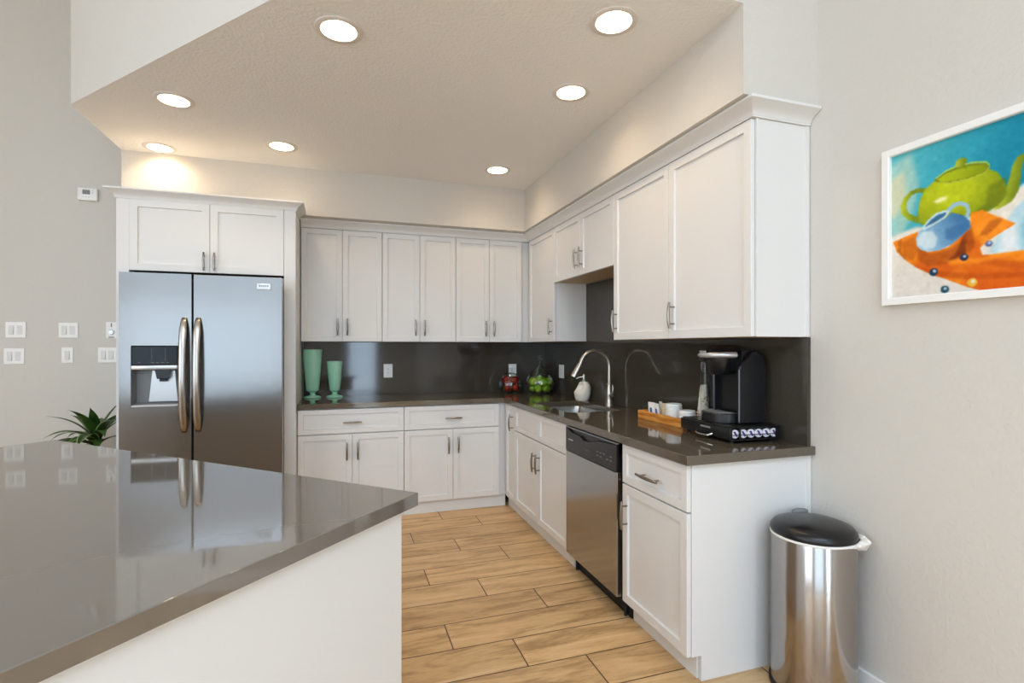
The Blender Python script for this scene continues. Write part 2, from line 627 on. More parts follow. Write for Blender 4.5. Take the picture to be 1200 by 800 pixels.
b = bm_new(); box(b, XR - 0.014, XR, YR, 1.735, 0, 0.085, 0.003); struct('baseboard_right', b, M_FRAME)
b = bm_new(); box(b, XL, -1.42, YB - 0.014, YB, 0, 0.085, 0.003); struct('baseboard_back', b, M_FRAME)
# ------------------------------------------------------------------ cabinets
def shaker(w, h, stile=0.06, t=0.02):
    """shaker door or drawer front, x 0..w, z 0..h, back at y=0, face at y=-t"""
    bm = bmesh.new()
    box(bm, 0, w, -t, 0, 0, h)
    bmesh.ops.bevel(bm, geom=list(bm.edges), offset=0.0015, segments=1, affect='EDGES')
    front = max((f for f in bm.faces if f.normal.y < -0.9), key=lambda f: f.calc_area())
    bmesh.ops.inset_individual(bm, faces=[front], thickness=stile - 0.0015, depth=0)
    bmesh.ops.inset_individual(bm, faces=[front], thickness=0.0022, depth=0)
    bmesh.ops.translate(bm, verts=list(front.verts), vec=(0, 0.011, 0))
    return bm

def pull(length, vertical=True, stand=0.030):
    """slightly bowed bar pull, centred on its mounting face (y=0), standing towards -y"""
    bm = bmesh.new()
    n = 9
    pts, rad = [], []
    for k in range(n):
        u = -0.5 + k / (n - 1)
        y = -stand - 0.006 * (1 - (2 * u) ** 2)
        pts.append((0, y, u * length) if vertical else (u * length, y, 0))
        rad.append(0.0056 + 0.0020 * (1 - (2 * u) ** 2))
    tube(bm, pts, rad, 10)
    for s in (-1, 1):
        q = s * length * 0.32
        p0 = (0, 0.0, q) if vertical else (q, 0.0, 0)
        p1 = (0, -stand - 0.003, q) if vertical else (q, -stand - 0.003, 0)
        cyl(bm, p0, p1, 0.0042, 0.0042, 10)
    return bm

def add_door(cab, name, x0, x1, z0, z1, hx=None, hz=None, vert=True, hl=0.135, stile=0.06, yf=0.0):
    d = obj(name, shaker(x1 - x0, z1 - z0, stile), M_CAB, cab, 30)
    d.location = (x0, yf - 0.0025, z0)
    if hx is not None:
        h = obj('handle', pull(hl, vert), M_PULL, d, 40)
        h.location = (hx - x0, -0.0195, hz - z0)
    return d

G = 0.0015
R90 = -math.pi / 2

def base_cab(label, x, y, rz, w, depth, layout, group=None, end_panel=False, filler=0.0, hollow=False, kick_depth=0.025, toe_ext=0.0):
    """local frame: x to the viewer's right, y into the cabinet, doors in front of y=0"""
    t = thing('base_cabinet', label, 'cabinet', (x, y, 0), rz, group)
    b = bm_new()
    if hollow:
        box(b, 0.001, 0.019, 0, depth, 0.103, 0.874)
        box(b, w - 0.019, w - 0.001, 0, depth, 0.103, 0.874)
        box(b, 0.019, w - 0.019, 0, depth, 0.103, 0.12)
        box(b, 0.019, w - 0.019, depth - 0.012, depth, 0.12, 0.874)
        box(b, 0.019, w - 0.019, 0.0, 0.018, 0.12, 0.874)
    else:
        box(b, 0.001, w - 0.001, 0, depth, 0.103, 0.874)
    if filler:
        box(b, w, w + filler, 0.0, 0.02, 0.103, 0.874)
    obj('carcass', b, M_CAB, t)
    b = bm_new()
    box(b, 0.001 - toe_ext, w + filler - (0.022 if end_panel else 0.001), kick_depth, kick_depth + 0.016, 0.0, 0.103)
    obj('toe_kick', b, M_TOEKICK, t)
    for e in layout:
        add_door(t, *e)
    return t

KZ0, KZ1, KZ2, KZ3 = 0.105, 0.676, 0.683, 0.868
YF = 4.178                      # carcass face of the back run
wA = 0.783
def two_door_layout(w, hz):
    m = w / 2
    return [('drawer', G, w - G, KZ2, KZ3, m, 0.767, False, 0.135, 0.052),
            ('door', G, m - G, KZ0, KZ1, m - 0.040, hz, True),
            ('door', m + G, w - G, KZ0, KZ1, m + 0.040, hz, True)]
base_cab('white base cabinet beside the fridge, one drawer over two doors, under the green vases', -0.308, YF, 0, 0.781, 0.60, two_door_layout(0.781, 0.55), 'white base cabinets')
base_cab('white base cabinet in the back row next to the inside corner, drawer over two doors', 0.474, YF, 0, 0.783, 0.60, two_door_layout(0.783, 0.55), 'white base cabinets', filler=0.068)

XF = 1.328                      # carcass face of the right run
base_cab('narrow white base cabinet with one tall door in the inside corner', XF, 4.134, R90, 0.244, 0.58,
         [('door', 0.004, 0.242, KZ0, KZ3, 0.197, 0.738, True)], 'white base cabinets', toe_ext=0.068)
wS = 3.888 - 2.884
base_cab('wide white sink base cabinet with two false drawer fronts, left of the dishwasher', XF, 3.888, R90, wS, 0.58,
         [('drawer_front', G, wS / 2 - 0.0008, KZ2, KZ3, None, None, False, 0.1, 0.052),
          ('drawer_front', wS / 2 + 0.0008, wS - G, KZ2, KZ3, None, None, False, 0.1, 0.052),
          ('door', G, wS / 2 - G, KZ0, KZ1, wS / 2 - 0.036, 0.53, True),
          ('door', wS / 2 + G, wS - G, KZ0, KZ1, wS / 2 + 0.036, 0.53, True)], 'white base cabinets', hollow=True)
yE0, yE1 = 2.240, 1.7395
wE = yE0 - yE1
end = base_cab('white end base cabinet right of the dishwasher with a plain side panel', XF, yE0, R90, wE, 0.58,
               [('drawer', G, wE - G, KZ2, KZ3, wE * 0.5, 0.762, False, 0.165, 0.052),
                ('door', G, wE - G, KZ0, KZ1, 0.045, 0.535, True)], 'white base cabinets', end_panel=True, kick_depth=0.040)
b = bm_new()
prism(b, [(0.001, 0.103), (0.045, 0.103), (0.045, 0.0), (0.606, 0.0), (0.606, 0.874), (0.001, 0.874)], 'x', wE - 0.018, wE, 0.0008)
box(b, wE - 0.0005, wE + 0.007, 0.588, 0.609, 0.002, 0.874)
obj('side_panel', b, M_CAB, end)

# upper cabinets
UZ0, UZ1 = 1.385, 2.299
def wall_cab(label, x, y, z, rz, w, h, depth, layout, group='white wall cabinets', filler=0.0, bottom=True, sides=()):
    t = thing('wall_cabinet', label, 'cabinet', (x, y, z), rz, group)
    b = bm_new()
    box(b, 0.0006, w - 0.0006, 0, depth, 0.003, h)
    if filler:
        box(b, w, w + filler, 0.0, 0.02, 0.0, h)
    obj('carcass', b, M_CAB, t)
    if bottom:
        b = bm_new()
        box(b, 0.003, w - 0.003, 0.002, depth - 0.002, 0.0, 0.003)
        obj('bottom_panel', b, M_CABIN, t)
    for e in layout:
        add_door(t, *e)
    return t

YU, XU = 4.498, 1.652           # carcass faces (door faces 20 mm in front)
H_U = UZ1 - UZ0
def pair(w, h, hz, hl=0.135):
    m = w / 2
    return [('door', G, m - G, 0, h - 0.001, m - 0.038, hz, True, hl), ('door', m + G, w - G, 0, h - 0.001, m + 0.038, hz, True, hl)]
wall_cab('tall white two-door wall cabinet beside the fridge, above the green vases', -0.306, YU, UZ0, 0, 0.634, H_U, 0.298, pair(0.634, H_U, 0.118))
wall_cab('tall white two-door wall cabinet in the middle of the back row', 0.3295, YU, UZ0, 0, 0.626, H_U, 0.298, pair(0.626, H_U, 0.118))
wall_cab('tall white two-door wall cabinet of the back row, touching the corner above the red apples', 0.957, YU, UZ0, 0, 0.610, H_U, 0.298, pair(0.610, H_U, 0.118), filler=0.083)
cw = 4.452 - 3.867
wall_cab('tall white single-door wall cabinet in the corner above the green apples', XU, 4.452, UZ0, R90, cw, H_U, 0.266, [('door', G, cw - G, 0, H_U - 0.001, cw - 0.040, 0.122, True)])
sw = 3.865 - 2.905
wall_cab('short white two-door wall cabinet above the sink and faucet', XU, 3.865, 1.857, R90, sw, UZ1 - 1.857, 0.266, pair(sw, UZ1 - 1.857, 0.120, 0.145))
rw = 2.903 - 2.3265
wall_cab('tall white single-door wall cabinet right of the sink opening', XU, 2.903, UZ0, R90, rw, H_U, 0.266, [('door', G, rw - G, 0, H_U - 0.001, 0.042, 0.115, True)])
ew = 2.3255 - 1.748
endw = wall_cab('tall white single-door wall cabinet at the open end, above the coffee maker', XU, 2.3255, UZ0, R90, ew, H_U, 0.266, [('door', G, ew - G, 0, H_U - 0.001, 0.048, 0.118, True)])
b = bm_new()
box(b, ew - 0.0003, ew + 0.004, 0.0005, 0.284, 0.0, H_U)
box(b, ew + 0.004, ew + 0.0075, 0.0005, 0.012, 0.0, H_U)
box(b, ew + 0.004, ew + 0.0085, 0.264, 0.284, 0.0, H_U)
obj('side_panel', b, M_CAB, endw)

# crown mouldings: a profile mitred along a path, outward side on the right of the walking direction
def sweep(bm, path, prof):
    t = bmesh.new()
    P = [Vector(p) for p in path]
    nrm = []
    for a, c in zip(P[:-1], P[1:]):
        d = (c - a).normalized()
        nrm.append(Vector((d.y, -d.x)))
    rings = []
    for i, p in enumerate(P):
        if i == 0:
            m = nrm[0]
        elif i == len(P) - 1:
            m = nrm[-1]
        else:
            m = (nrm[i - 1] + nrm[i])
            m = m / m.dot(nrm[i])
        rings.append([t.verts.new((p.x + m.x * o, p.y + m.y * o, z)) for o, z in prof])
    n = len(prof)
    for a, c in zip(rings[:-1], rings[1:]):
        for k in range(n):
            t.faces.new((a[k], a[(k + 1) % n], c[(k + 1) % n], c[k]))
    t.faces.new(rings[0])
    t.faces.new(rings[-1][::-1])
    bmesh.ops.recalc_face_normals(t, faces=list(t.faces))
    merge(bm, t)

def crown_profile(z0, z1, out, back=-0.012):
    h = z1 - z0
    pr = [(back, z0), (0.007, z0), (0.007, z0 + 0.10 * h)]
    for k in range(7):
        a = k / 6
        pr.append((0.009 + (out - 0.014) * (1 - math.cos(a * math.pi / 2)) ** 0.9, z0 + h * (0.12 + 0.66 * a ** 0.85)))
    pr += [(out, z0 + 0.82 * h), (out, z1), (back, z1)]
    return pr
b = bm_new()
sweep(b, [(-0.312 + 0.006, YU - 0.02), (XU - 0.02, YU - 0.02), (XU - 0.02, 1.742), (XR - 0.003, 1.742)], crown_profile(2.3005, 2.363, 0.062))
tag(obj('crown_molding', b, M_CAB, None, 35), 'white crown moulding running along the tops of the back and right wall cabinets', 'molding')

# fridge surround
FY = 4.055
fx0, fx1 = -1.404, -0.3115
fc = thing('fridge_cabinet', 'tall white cabinet surround with two short doors above the steel fridge', 'cabinet', (fx0, FY, 0))
W = fx1 - fx0
b = bm_new(); box(b, 0.0, 0.0715, 0, 0.735, 0, 2.335, 0.001); obj('side_panel', b, M_CAB, fc)
b = bm_new(); box(b, W - 0.0775, W, 0, 0.735, 0, 2.335, 0.001); obj('side_panel', b, M_CAB, fc)
b = bm_new(); box(b, 0.072, W - 0.078, 0.018, 0.735, 1.853, 2.335); obj('carcass', b, M_CAB, fc)
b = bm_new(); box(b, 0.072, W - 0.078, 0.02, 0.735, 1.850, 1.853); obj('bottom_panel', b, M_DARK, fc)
cxm = -0.859 - fx0
add_door(fc, 'door', 0.073, cxm - G, 1.851, 2.322, cxm - 0.032, 1.925, True, 0.125, 0.066, 0.018)
add_door(fc, 'door', cxm + G, W - 0.079, 1.851, 2.322, cxm + 0.032, 1.925, True, 0.125, 0.066, 0.018)
b = bm_new()
sweep(b, [(0.0, 0.275), (0.0, 0.0), (W, 0.0), (W, 0.275)], crown_profile(2.322, 2.383, 0.056))
obj('crown_molding', b, M_CAB, fc, 35)

# ------------------------------------------------------------------ countertop, backsplash, sink
b = bm_new()
SINK = (1.405, 1.790, 3.075, 3.735)
hole = round_rect(SINK[0], SINK[1], SINK[2], SINK[3], 0.05)
plate_with_holes(b, [(-0.308, 4.135), (1.285, 4.135), (1.285, 1.711), (XR - 0.002, 1.711), (XR - 0.002, YB - 0.002), (-0.308, YB - 0.002)], [hole], 0.876, 0.914)
tag(obj('countertop', b, M_STONE, None, 30, 0.002), 'polished dark grey-brown L-shaped stone worktop on the white base cabinets', 'countertop')

b = bm_new(); box(b, -0.306, XR - 0.003, YB - 0.017, YB - 0.001, 0.9145, 1.384)
tag(obj('backsplash', b, M_SPLASH), 'glossy dark stone backsplash on the back wall behind the green vases', 'backsplash')
b = bm_new()
prism(b, [(1.737, 0.9145), (YB - 0.018, 0.9145), (YB - 0.018, 1.384), (3.864, 1.384), (3.864, 1.8545), (2.906, 1.8545), (2.906, 1.384), (1.737, 1.384)], 'x', XR - 0.019, XR - 0.001)
tag(obj('backsplash', b, M_SPLASH), 'glossy dark stone backsplash on the right wall behind the faucet and coffee maker', 'backsplash')

s = thing('kitchen_sink', 'undermounted stainless steel sink basin set in the worktop below the faucet', 'sink', ((SINK[0] + SINK[1]) / 2, (SINK[2] + SINK[3]) / 2, 0.875))
b = bm_new()
hx, hy = (SINK[1] - SINK[0]) / 2, (SINK[3] - SINK[2]) / 2
t = bmesh.new()
loops = []
for (g, z, r) in ((0.020, -0.001, 0.06), (0.002, -0.001, 0.05), (-0.002, -0.03, 0.05), (-0.012, -0.17, 0.05), (-0.035, -0.195, 0.045), (-0.10, -0.20, 0.04)):
    loops.append([t.verts.new((x, y, z)) for x, y in round_rect(-hx - g, hx + g, -hy - g, hy + g, r)])
for A, B_ in zip(loops[:-1], loops[1:]):
    n = len(A)
    for k in range(n):
        t.faces.new((A[k], A[(k + 1) % n], B_[(k + 1) % n], B_[k]))
t.faces.new(loops[-1])
bmesh.ops.recalc_face_normals(t, faces=list(t.faces))
merge(b, t)
ob = obj('basin', b, M_SINK, s, 40)
md = ob.modifiers.new('solid', 'SOLIDIFY'); md.thickness = 0.0015; md.offset = -1
b = bm_new(); lathe(b, [(0.0, 0.0), (0.03, 0.0), (0.042, 0.003), (0.045, 0.0)], 0, 0.02, -0.2, 24); obj('drain', b, M_CHROME, s, 40)

# faucet
f = thing('faucet', 'tall brushed nickel gooseneck kitchen faucet with pull-down spray head behind the sink', 'faucet', (1.857, 3.372, 0.9145))
b = bm_new(); lathe(b, [(0, 0), (0.029, 0), (0.029, 0.006), (0.025, 0.012), (0.022, 0.05), (0.024, 0.075), (0.022, 0.105), (0.016, 0.135), (0.0145, 0.150), (0.018, 0.152), (0.018, 0.160), (0.013, 0.163), (0, 0.163)], n=28); obj('base', b, M_NICKEL, f, 40)
pts = [(0, 0, 0.155), (0, 0, 0.282)]
R = 0.116
for k in range(1, 25):
    a = math.radians(167) * k / 24
    pts.append((-R + R * math.cos(a), 0, 0.282 + R * math.sin(a)))
b = bm_new(); tube(b, pts, 0.0135, 18); obj('spout', b, M_NICKEL, f, 60)
e = Vector(pts[-1]); d = Vector((-0.50, 0, -0.86)).normalized()
b = bm_new()
tube(b, [e - d * 0.004, e + d * 0.006, e + d * 0.008, e + d * 0.02, e + d * 0.10, e + d * 0.112], [0.0145, 0.0145, 0.018, 0.018, 0.024, 0.022], 20)
obj('spray_head', b, M_NICKEL, f, 35)
b = bm_new()
cyl(b, (0, -0.015, 0.075), (0, -0.040, 0.075), 0.014, 0.013, 18)
tube(b, [(0, -0.034, 0.075), (0.004, -0.044, 0.10), (0.006, -0.046, 0.128), (0.004, -0.042, 0.150)], [0.006, 0.0065, 0.006, 0.004], 10)
obj('lever_handle', b, M_NICKEL, f, 40)

# ------------------------------------------------------------------ fridge
FD = 3.872                       # door faces
fr = thing('refrigerator', 'stainless steel side-by-side refrigerator with ice dispenser standing in the white surround', 'refrigerator', (-0.855, FD, 0))
b = bm_new(); box(b, -0.455, 0.452, 0.075, 0.80, 0.03, 1.79, 0.004); obj('cabinet', b, M_GREYP, fr)
b = bm_new(); box(b, -0.45, 0.45, 0.03, 0.075, 0.02, 0.10, 0.003); obj('base_grille', b, M_MATTE, fr)
def fridge_door(x0, x1, hole=None):
    bm = bmesh.new()
    z0, z1 = 0.105, 1.815
    if hole:
        hx0, hx1, hz0, hz1 = hole
        box(bm, x0, hx0, 0, 0.068, z0, z1)
        box(bm, hx1, x1, 0, 0.068, z0, z1)
        box(bm, hx0, hx1, 0, 0.068, hz1, z1)
        box(bm, hx0, hx1, 0, 0.068, z0, hz0)
        bmesh.ops.remove_doubles(bm, verts=list(bm.verts), dist=1e-5)
    else:
        box(bm, x0, x1, 0, 0.068, z0, z1, 0.003, 1)
    return bm
DX0, DX1 = -1.263 + 0.855, -1.001 + 0.855
ld = obj('freezer_door', fridge_door(-0.472, -0.072, (DX0, DX1, 0.960, 1.350)), M_FRIDGE, fr)
rd = obj('fridge_door', fridge_door(-0.062, 0.474), M_FRIDGE, fr)
def fridge_handle(x):
    bm = bmesh.new()
    t = bmesh.new()
    n = 24
    rings = []
    for k in range(n + 1):
        u = k / n
        z = 0.785 + (1.532 - 0.785) * u
        y = -0.004 - 0.058 * math.sin(math.pi * u) ** 0.55
        w = 0.014 + 0.008 * min(1, math.sin(math.pi * u) * 3)
        th = 0.007 + 0.005 * math.sin(math.pi * u)
        ring = []
        for a in range(12):
            q = 2 * math.pi * a / 12
            ring.append(t.verts.new((x + w * math.cos(q), y + th * math.sin(q), z)))
        rings.append(ring)
    for A, B_ in zip(rings[:-1], rings[1:]):
        for k in range(12):
            t.faces.new((A[k], A[(k + 1) % 12], B_[(k + 1) % 12], B_[k]))
    t.faces.new(rings[0]); t.faces.new(rings[-1])
    bmesh.ops.recalc_face_normals(t, faces=list(t.faces))
    merge(bm, t)
    return bm
obj('handle', fridge_handle(-0.967 + 0.855), M_HANDLE, ld, 60)
obj('handle', fridge_handle(-0.887 + 0.855), M_HANDLE, rd, 60)
# dispenser: part of the fridge, its pieces one level down
dp = thing('ice_dispenser', '', '', (0, 0, 0)); del dp['label']; del dp['category']
dp.parent = fr
b = bm_new(); box(b, DX0 + 0.004, DX1 - 0.004, -0.004, 0.03, 1.226, 1.345, 0.003); obj('control_panel', b, M_GLOSSBLK, dp)
for k, (u, wd) in enumerate(((0.04, 0.013), (0.111, 0.016), (0.138, 0.016), (0.166, 0.019), (0.196, 0.013))):
    b = bm_new(); box(b, DX0 + u, DX0 + u + wd, -0.0048, -0.0035, 1.240, 1.2425); obj('button', b, M_GREYP, dp)
for u in (0.115, 0.19):
    b = bm_new(); box(b, DX0 + u, DX0 + u + 0.0012, -0.0048, -0.0035, 1.25, 1.335); obj('divider_line', b, M_GREYP, dp)
b = bm_new(); box(b, DX0 + 0.003, DX1 - 0.003, -0.010, 0.03, 1.196, 1.224, 0.006, 2); obj('trim_bar', b, M_SILVER, dp, 40)
b = bm_new()
t = bmesh.new()
o_ = [(DX0 + 0.001, 0.001, 0.961), (DX1 - 0.001, 0.001, 0.961), (DX1 - 0.001, 0.001, 1.349), (DX0 + 0.001, 0.001, 1.349)]
i_ = [(DX0 + 0.012, 0.066, 0.985), (DX1 - 0.012, 0.066, 0.985), (DX1 - 0.012, 0.066, 1.34), (DX0 + 0.012, 0.066, 1.34)]
ov = [t.verts.new(p) for p in o_]; iv = [t.verts.new(p) for p in i_]
for k in range(4):
    t.faces.new((ov[k], ov[(k + 1) % 4], iv[(k + 1) % 4], iv[k]))
t.faces.new(iv)
bmesh.ops.recalc_face_normals(t, faces=list(t.faces))
merge(b, t); obj('recess', b, M_GREYP, dp)
b = bm_new()
prism(b, [(DX0 + 0.080, 0.985), (DX1 - 0.014, 0.985), (DX1 - 0.030, 1.19), (DX0 + 0.100, 1.19)], 'y', 0.05, 0.062, 0.003)
obj('back_panel', b, M_SILVER, dp)
b = bm_new()
prism(b, [(DX0 + 0.125, 1.198), (DX0 + 0.215, 1.198), (DX0 + 0.203, 1.135), (DX0 + 0.137, 1.135)], 'y', 0.012, 0.048, 0.003)
box(b, DX0 + 0.150, DX0 + 0.192, 0.018, 0.042, 1.118, 1.136, 0.003)
obj('nozzle', b, M_BLACK, dp)
b = bm_new(); box(b, DX0 + 0.002, DX1 - 0.002, -0.006, 0.06, 0.958, 0.972, 0.003); obj('drip_tray', b, M_SILVER, dp)
b = bm_new(); box(b, -0.540 + 0.855, -0.452 + 0.855, -0.006, 0.001, 1.727, 1.772, 0.003, 2); bd = obj('badge', b, M_SILVER, rd, 40)
b = bm_new()
for k in range(5):
    box(b, 0.329 + k * 0.0125, 0.329 + k * 0.0125 + 0.008, -0.0068, -0.0058, 1.748, 1.760)
obj('badge_lettering', b, M_GREYP, rd)

# ------------------------------------------------------------------ dishwasher (local: x right, y in)
dw = thing('dishwasher', 'stainless steel dishwasher with black control strip between the white base cabinets', 'dishwasher', (1.290, 2.878, 0), R90)
DWW = 0.612
b = bm_new(); box(b, 0.006, DWW - 0.001, 0.032, 0.58, 0.10, 0.868); obj('tub', b, M_MATTE, dw)
b = bm_new(); box(b, 0.004, DWW, 0, 0.030, 0.108, 0.7225, 0.004, 2); obj('door', b, M_DWSTEEL, dw)
b = bm_new()
# control strip with a scooped pocket along its top edge
t = bmesh.new()
prof = [(0.004, 0.7235), (DWW, 0.7235), (DWW, 0.860), (0.545, 0.852), (0.40, 0.842), (0.30, 0.818), (0.24, 0.816), (0.20, 0.834), (0.10, 0.836), (0.04, 0.852), (0.004, 0.860)]
prism(b, prof, 'y', -0.001, 0.030, 0.0015)
box(b, 0.004, DWW, 0.012, 0.030, 0.81, 0.866)
cp = obj('control_panel', b, M_BLACK, dw)
b = bm_new(); box(b, 0.004, DWW, -0.002, 0.028, 0.8605, 0.867, 0.001); obj('top_lip', b, M_GREYP, dw)
b = bm_new(); box(b, 0.045, 0.105, -0.0018, -0.0008, 0.790, 0.797); obj('name_plate', b, M_SILVER, dw)
b = bm_new(); box(b, 0.25, 0.31, -0.0018, -0.0008, 0.770, 0.772); obj('lettering', b, M_GREYP, dw)
for k in range(2):
    for j in range(5):
        if (j + k) % 4 == 3:
            continue
        b = bm_new(); box(b, 0.40 + j * 0.036, 0.418 + j * 0.036, -0.0018, -0.0008, 0.785 - 0.020 * k, 0.790 - 0.020 * k); obj('button', b, M_GREYP, dw)
b = bm_new(); box(b, 0.01, DWW + 0.02, 0.072, 0.082, 0.002, 0.104); obj('kick_plate', b, M_MATTE, dw)
for q in (0.03, DWW - 0.02):
    b = bm_new(); cyl(b, (q, 0.062, 0.0), (q, 0.062, 0.10), 0.008, 0.008, 14); obj('leveling_foot', b, M_MATTE, dw, 40)

# ------------------------------------------------------------------ island
IA = math.atan2(0.6885, -0.7252)      # long edge direction, away to the left
IL, ID = 2.020, 1.45
ib = thing('kitchen_island', 'white panelled kitchen island base under the large grey worktop', 'kitchen island', (0.216, 1.535, 0), IA)
b = bm_new(); box(b, 0.04, IL - 0.05, 0.075, ID - 0.06, 0.0, 0.875); obj('carcass', b, M_CAB, ib)
b = bm_new(); box(b, 0.020, 0.040, 0.053, ID - 0.04, 0.0, 0.875, 0.001); obj('end_panel', b, M_CAB, ib)
b = bm_new(); box(b, IL - 0.05, IL - 0.03, 0.053, ID - 0.04, 0.0, 0.875, 0.001); obj('end_panel', b, M_CAB, ib)
b = bm_new(); box(b, 0.040, IL - 0.05, 0.055, 0.075, 0.0, 0.875); obj('back_panel', b, M_CAB, ib)
b = bm_new(); box(b, 0, IL, 0, ID, 0.876, 0.914)
o = obj('island_countertop', b, M_ISLE, None, 30, 0.002)
o.location = (0.216, 1.535, 0); o.rotation_euler = (0, 0, IA)
tag(o, 'large polished grey stone worktop on the angled island, mirroring the fridge', 'countertop')
# ------------------------------------------------------------------ ceiling downlights
def downlight(x, y, label):
    t = thing('ceiling_downlight', label, 'ceiling light', (x, y, ZC), 0, 'recessed kitchen downlights')
    b = bm_new(); lathe(b, [(0.0775, 0.001), (0.076, -0.005), (0.098, -0.006), (0.102, -0.003), (0.102, -0.0003), (0.0775, 0.001)], n=48); obj('trim_ring', b, M_RING, t, 50)
    b = bm_new(); lathe(b, [(0.0765, -0.004), (0.070, 0.03), (0.062, 0.075)], n=48); obj('reflector', b, M_CAN, t, 60)
    b = bm_new(); lathe(b, [(0.0, 0.058), (0.03, 0.060), (0.055, 0.068), (0.062, 0.075), (0.0, 0.075)], n=40); obj('lens', b, M_BULB, t, 60)
    return t
LAMP_LABELS = ['recessed round ceiling light, front left of the kitchen ceiling near its slanted edge',
               'recessed round ceiling light midway along the slanted ceiling edge above the island',
               'recessed ceiling light close to the soffit, directly above the fridge cabinet',
               'recessed ceiling light just right of the fridge in the rear row',
               'largest-looking recessed ceiling light, nearest the open end of the right soffit',
               'second recessed ceiling light from the open end along the right soffit',
               'recessed ceiling light in the back corner between both soffits']
for (x, y), lab in zip(LAMPS, LAMP_LABELS):
    downlight(x, y, lab)
    area_light('downlight_glow', (x, y, ZC + 0.052), (0, 0, 0), 0.10, 0.10, DOWNLIGHT_POWER, WARM, 'DISK')

# ------------------------------------------------------------------ wall plates
def plate(name, label, cat, w, h, loc, rz, rockers, group, dark=False):
    """local: centre of the plate on the wall, facing -y"""
    t = thing(name, label, cat, loc, rz, group)
    b = bm_new(); box(b, -w / 2, w / 2, -0.007, -0.0005, -h / 2, h / 2, 0.002); obj('cover_plate', b, M_WHITEP, t)
    for x, kind in rockers:
        if kind == 'rocker':
            b = bm_new(); box(b, x - 0.0165, x + 0.0165, -0.009, -0.006, -0.033, 0.033, 0.001)
            prism(b, [(-0.0085, -0.030), (-0.0165, -0.030), (-0.010, 0.030), (-0.0085, 0.030)], 'x', x - 0.014, x + 0.014)
            obj('rocker', b, M_ROCK, t)
        elif kind == 'blank':
            b = bm_new(); box(b, x - 0.0165, x + 0.0165, -0.0085, -0.006, -0.033, 0.033, 0.001); obj('rocker', b, M_ROCK, t)
        elif kind == 'knob':
            b = bm_new(); lathe(b, [(0, 0.014), (0.016, 0.014), (0.02, 0.003), (0.021, 0)], x, -0.006, -0.015, 20, Matrix.Rotation(math.pi / 2, 4, 'X')); obj('dial', b, M_SILVER, t, 40)
            b = bm_new(); box(b, x - 0.004, x + 0.004, -0.009, -0.006, 0.025, 0.055); obj('slider', b, M_GREYP, t)
            b = bm_new(); box(b, x - 0.018, x + 0.018, -0.010, -0.006, -0.058, -0.050); obj('vent', b, M_GREYP, t)
        elif kind == 'outlet':
            b = bm_new(); box(b, x - 0.0165, x + 0.0165, -0.0095, -0.006, -0.033, 0.033, 0.001); obj('socket_face', b, M_WHITEP, t)
            b = bm_new()
            for q in (-0.017, 0.017):
                for u in (-0.006, 0.006):
                    box(b, x + u - 0.0012, x + u + 0.0012, -0.0099, -0.0094, q - 0.004, q + 0.005)
                cyl(b, (x, -0.0099, q - 0.010), (x, -0.0094, q - 0.010), 0.0022, 0.0022, 8)
            obj('socket_slots', b, M_DARK, t)
    return t
LS = 'light switches on the wall left of the fridge'
plate('light_switch', 'double white switch plate farthest from the fridge, upper of its pair', 'light switch', 0.122, 0.117, (-2.285, YB, 1.467), 0, [(-0.026, 'rocker'), (0.023, 'blank')], LS)
plate('light_switch', 'double white switch plate farthest from the fridge, lower of its pair', 'light switch', 0.122, 0.117, (-2.295, YB, 1.272), 0, [(-0.026, 'rocker'), (0.023, 'blank')], LS)
plate('light_switch', 'double white switch plate directly above the single switch', 'light switch', 0.122, 0.115, (-1.965, YB, 1.467), 0, [(-0.026, 'rocker'), (0.023, 'blank')], LS)
plate('light_switch', 'single narrow white switch plate under a double plate', 'light switch', 0.072, 0.117, (-1.972, YB, 1.278), 0, [(0, 'rocker')], LS)
plate('wall_dial', 'small white wall control with a round dial, upper one tucked beside the fridge surround', 'wall control', 0.072, 0.128, (-1.690, YB, 1.470), 0, [(0, 'knob')], LS)
plate('light_switch', 'double white switch plate close to the fridge surround, beneath the dial control', 'light switch', 0.122, 0.117, (-1.717, YB, 1.278), 0, [(-0.026, 'rocker'), (0.023, 'rocker')], LS)
SB = YB - 0.017
OS = 'power outlets on the dark backsplash'
plate('power_outlet', 'white power outlet on the back backsplash right of the green vases', 'outlet', 0.078, 0.122, (0.402, SB, 1.126), 0, [(0, 'outlet')], OS)
plate('power_outlet', 'white power outlet partly hidden behind the jar of red apples', 'outlet', 0.078, 0.118, (1.580, SB, 1.116), 0, [(0, 'outlet')], OS)
plate('power_outlet', 'white power outlet on the right backsplash between green apples and soap pump', 'outlet', 0.105, 0.122, (XR - 0.019, 4.372, 1.117), R90, [(0, 'outlet')], OS)
t = thing('thermostat', 'white wall thermostat with a small grey display, high up left of the fridge cabinet', 'thermostat', (-1.838, YB, 2.506))
b = bm_new(); box(b, -0.062, 0.062, -0.028, -0.0005, -0.047, 0.047, 0.004, 2); obj('housing', b, M_WHITEP, t, 40)
b = bm_new(); box(b, -0.030, 0.018, -0.0295, -0.027, -0.002, 0.032); obj('display', b, M_LCD, t)
for q in (0.02, 0.004):
    b = bm_new(); box(b, 0.030, 0.038, -0.0300, -0.027, q, q + 0.010); obj('button', b, M_SILVER, t)
for q in (-0.03, -0.012, 0.006):
    b = bm_new(); box(b, q, q + 0.010, -0.0295, -0.027, -0.024, -0.018); obj('button', b, M_SILVER, t)

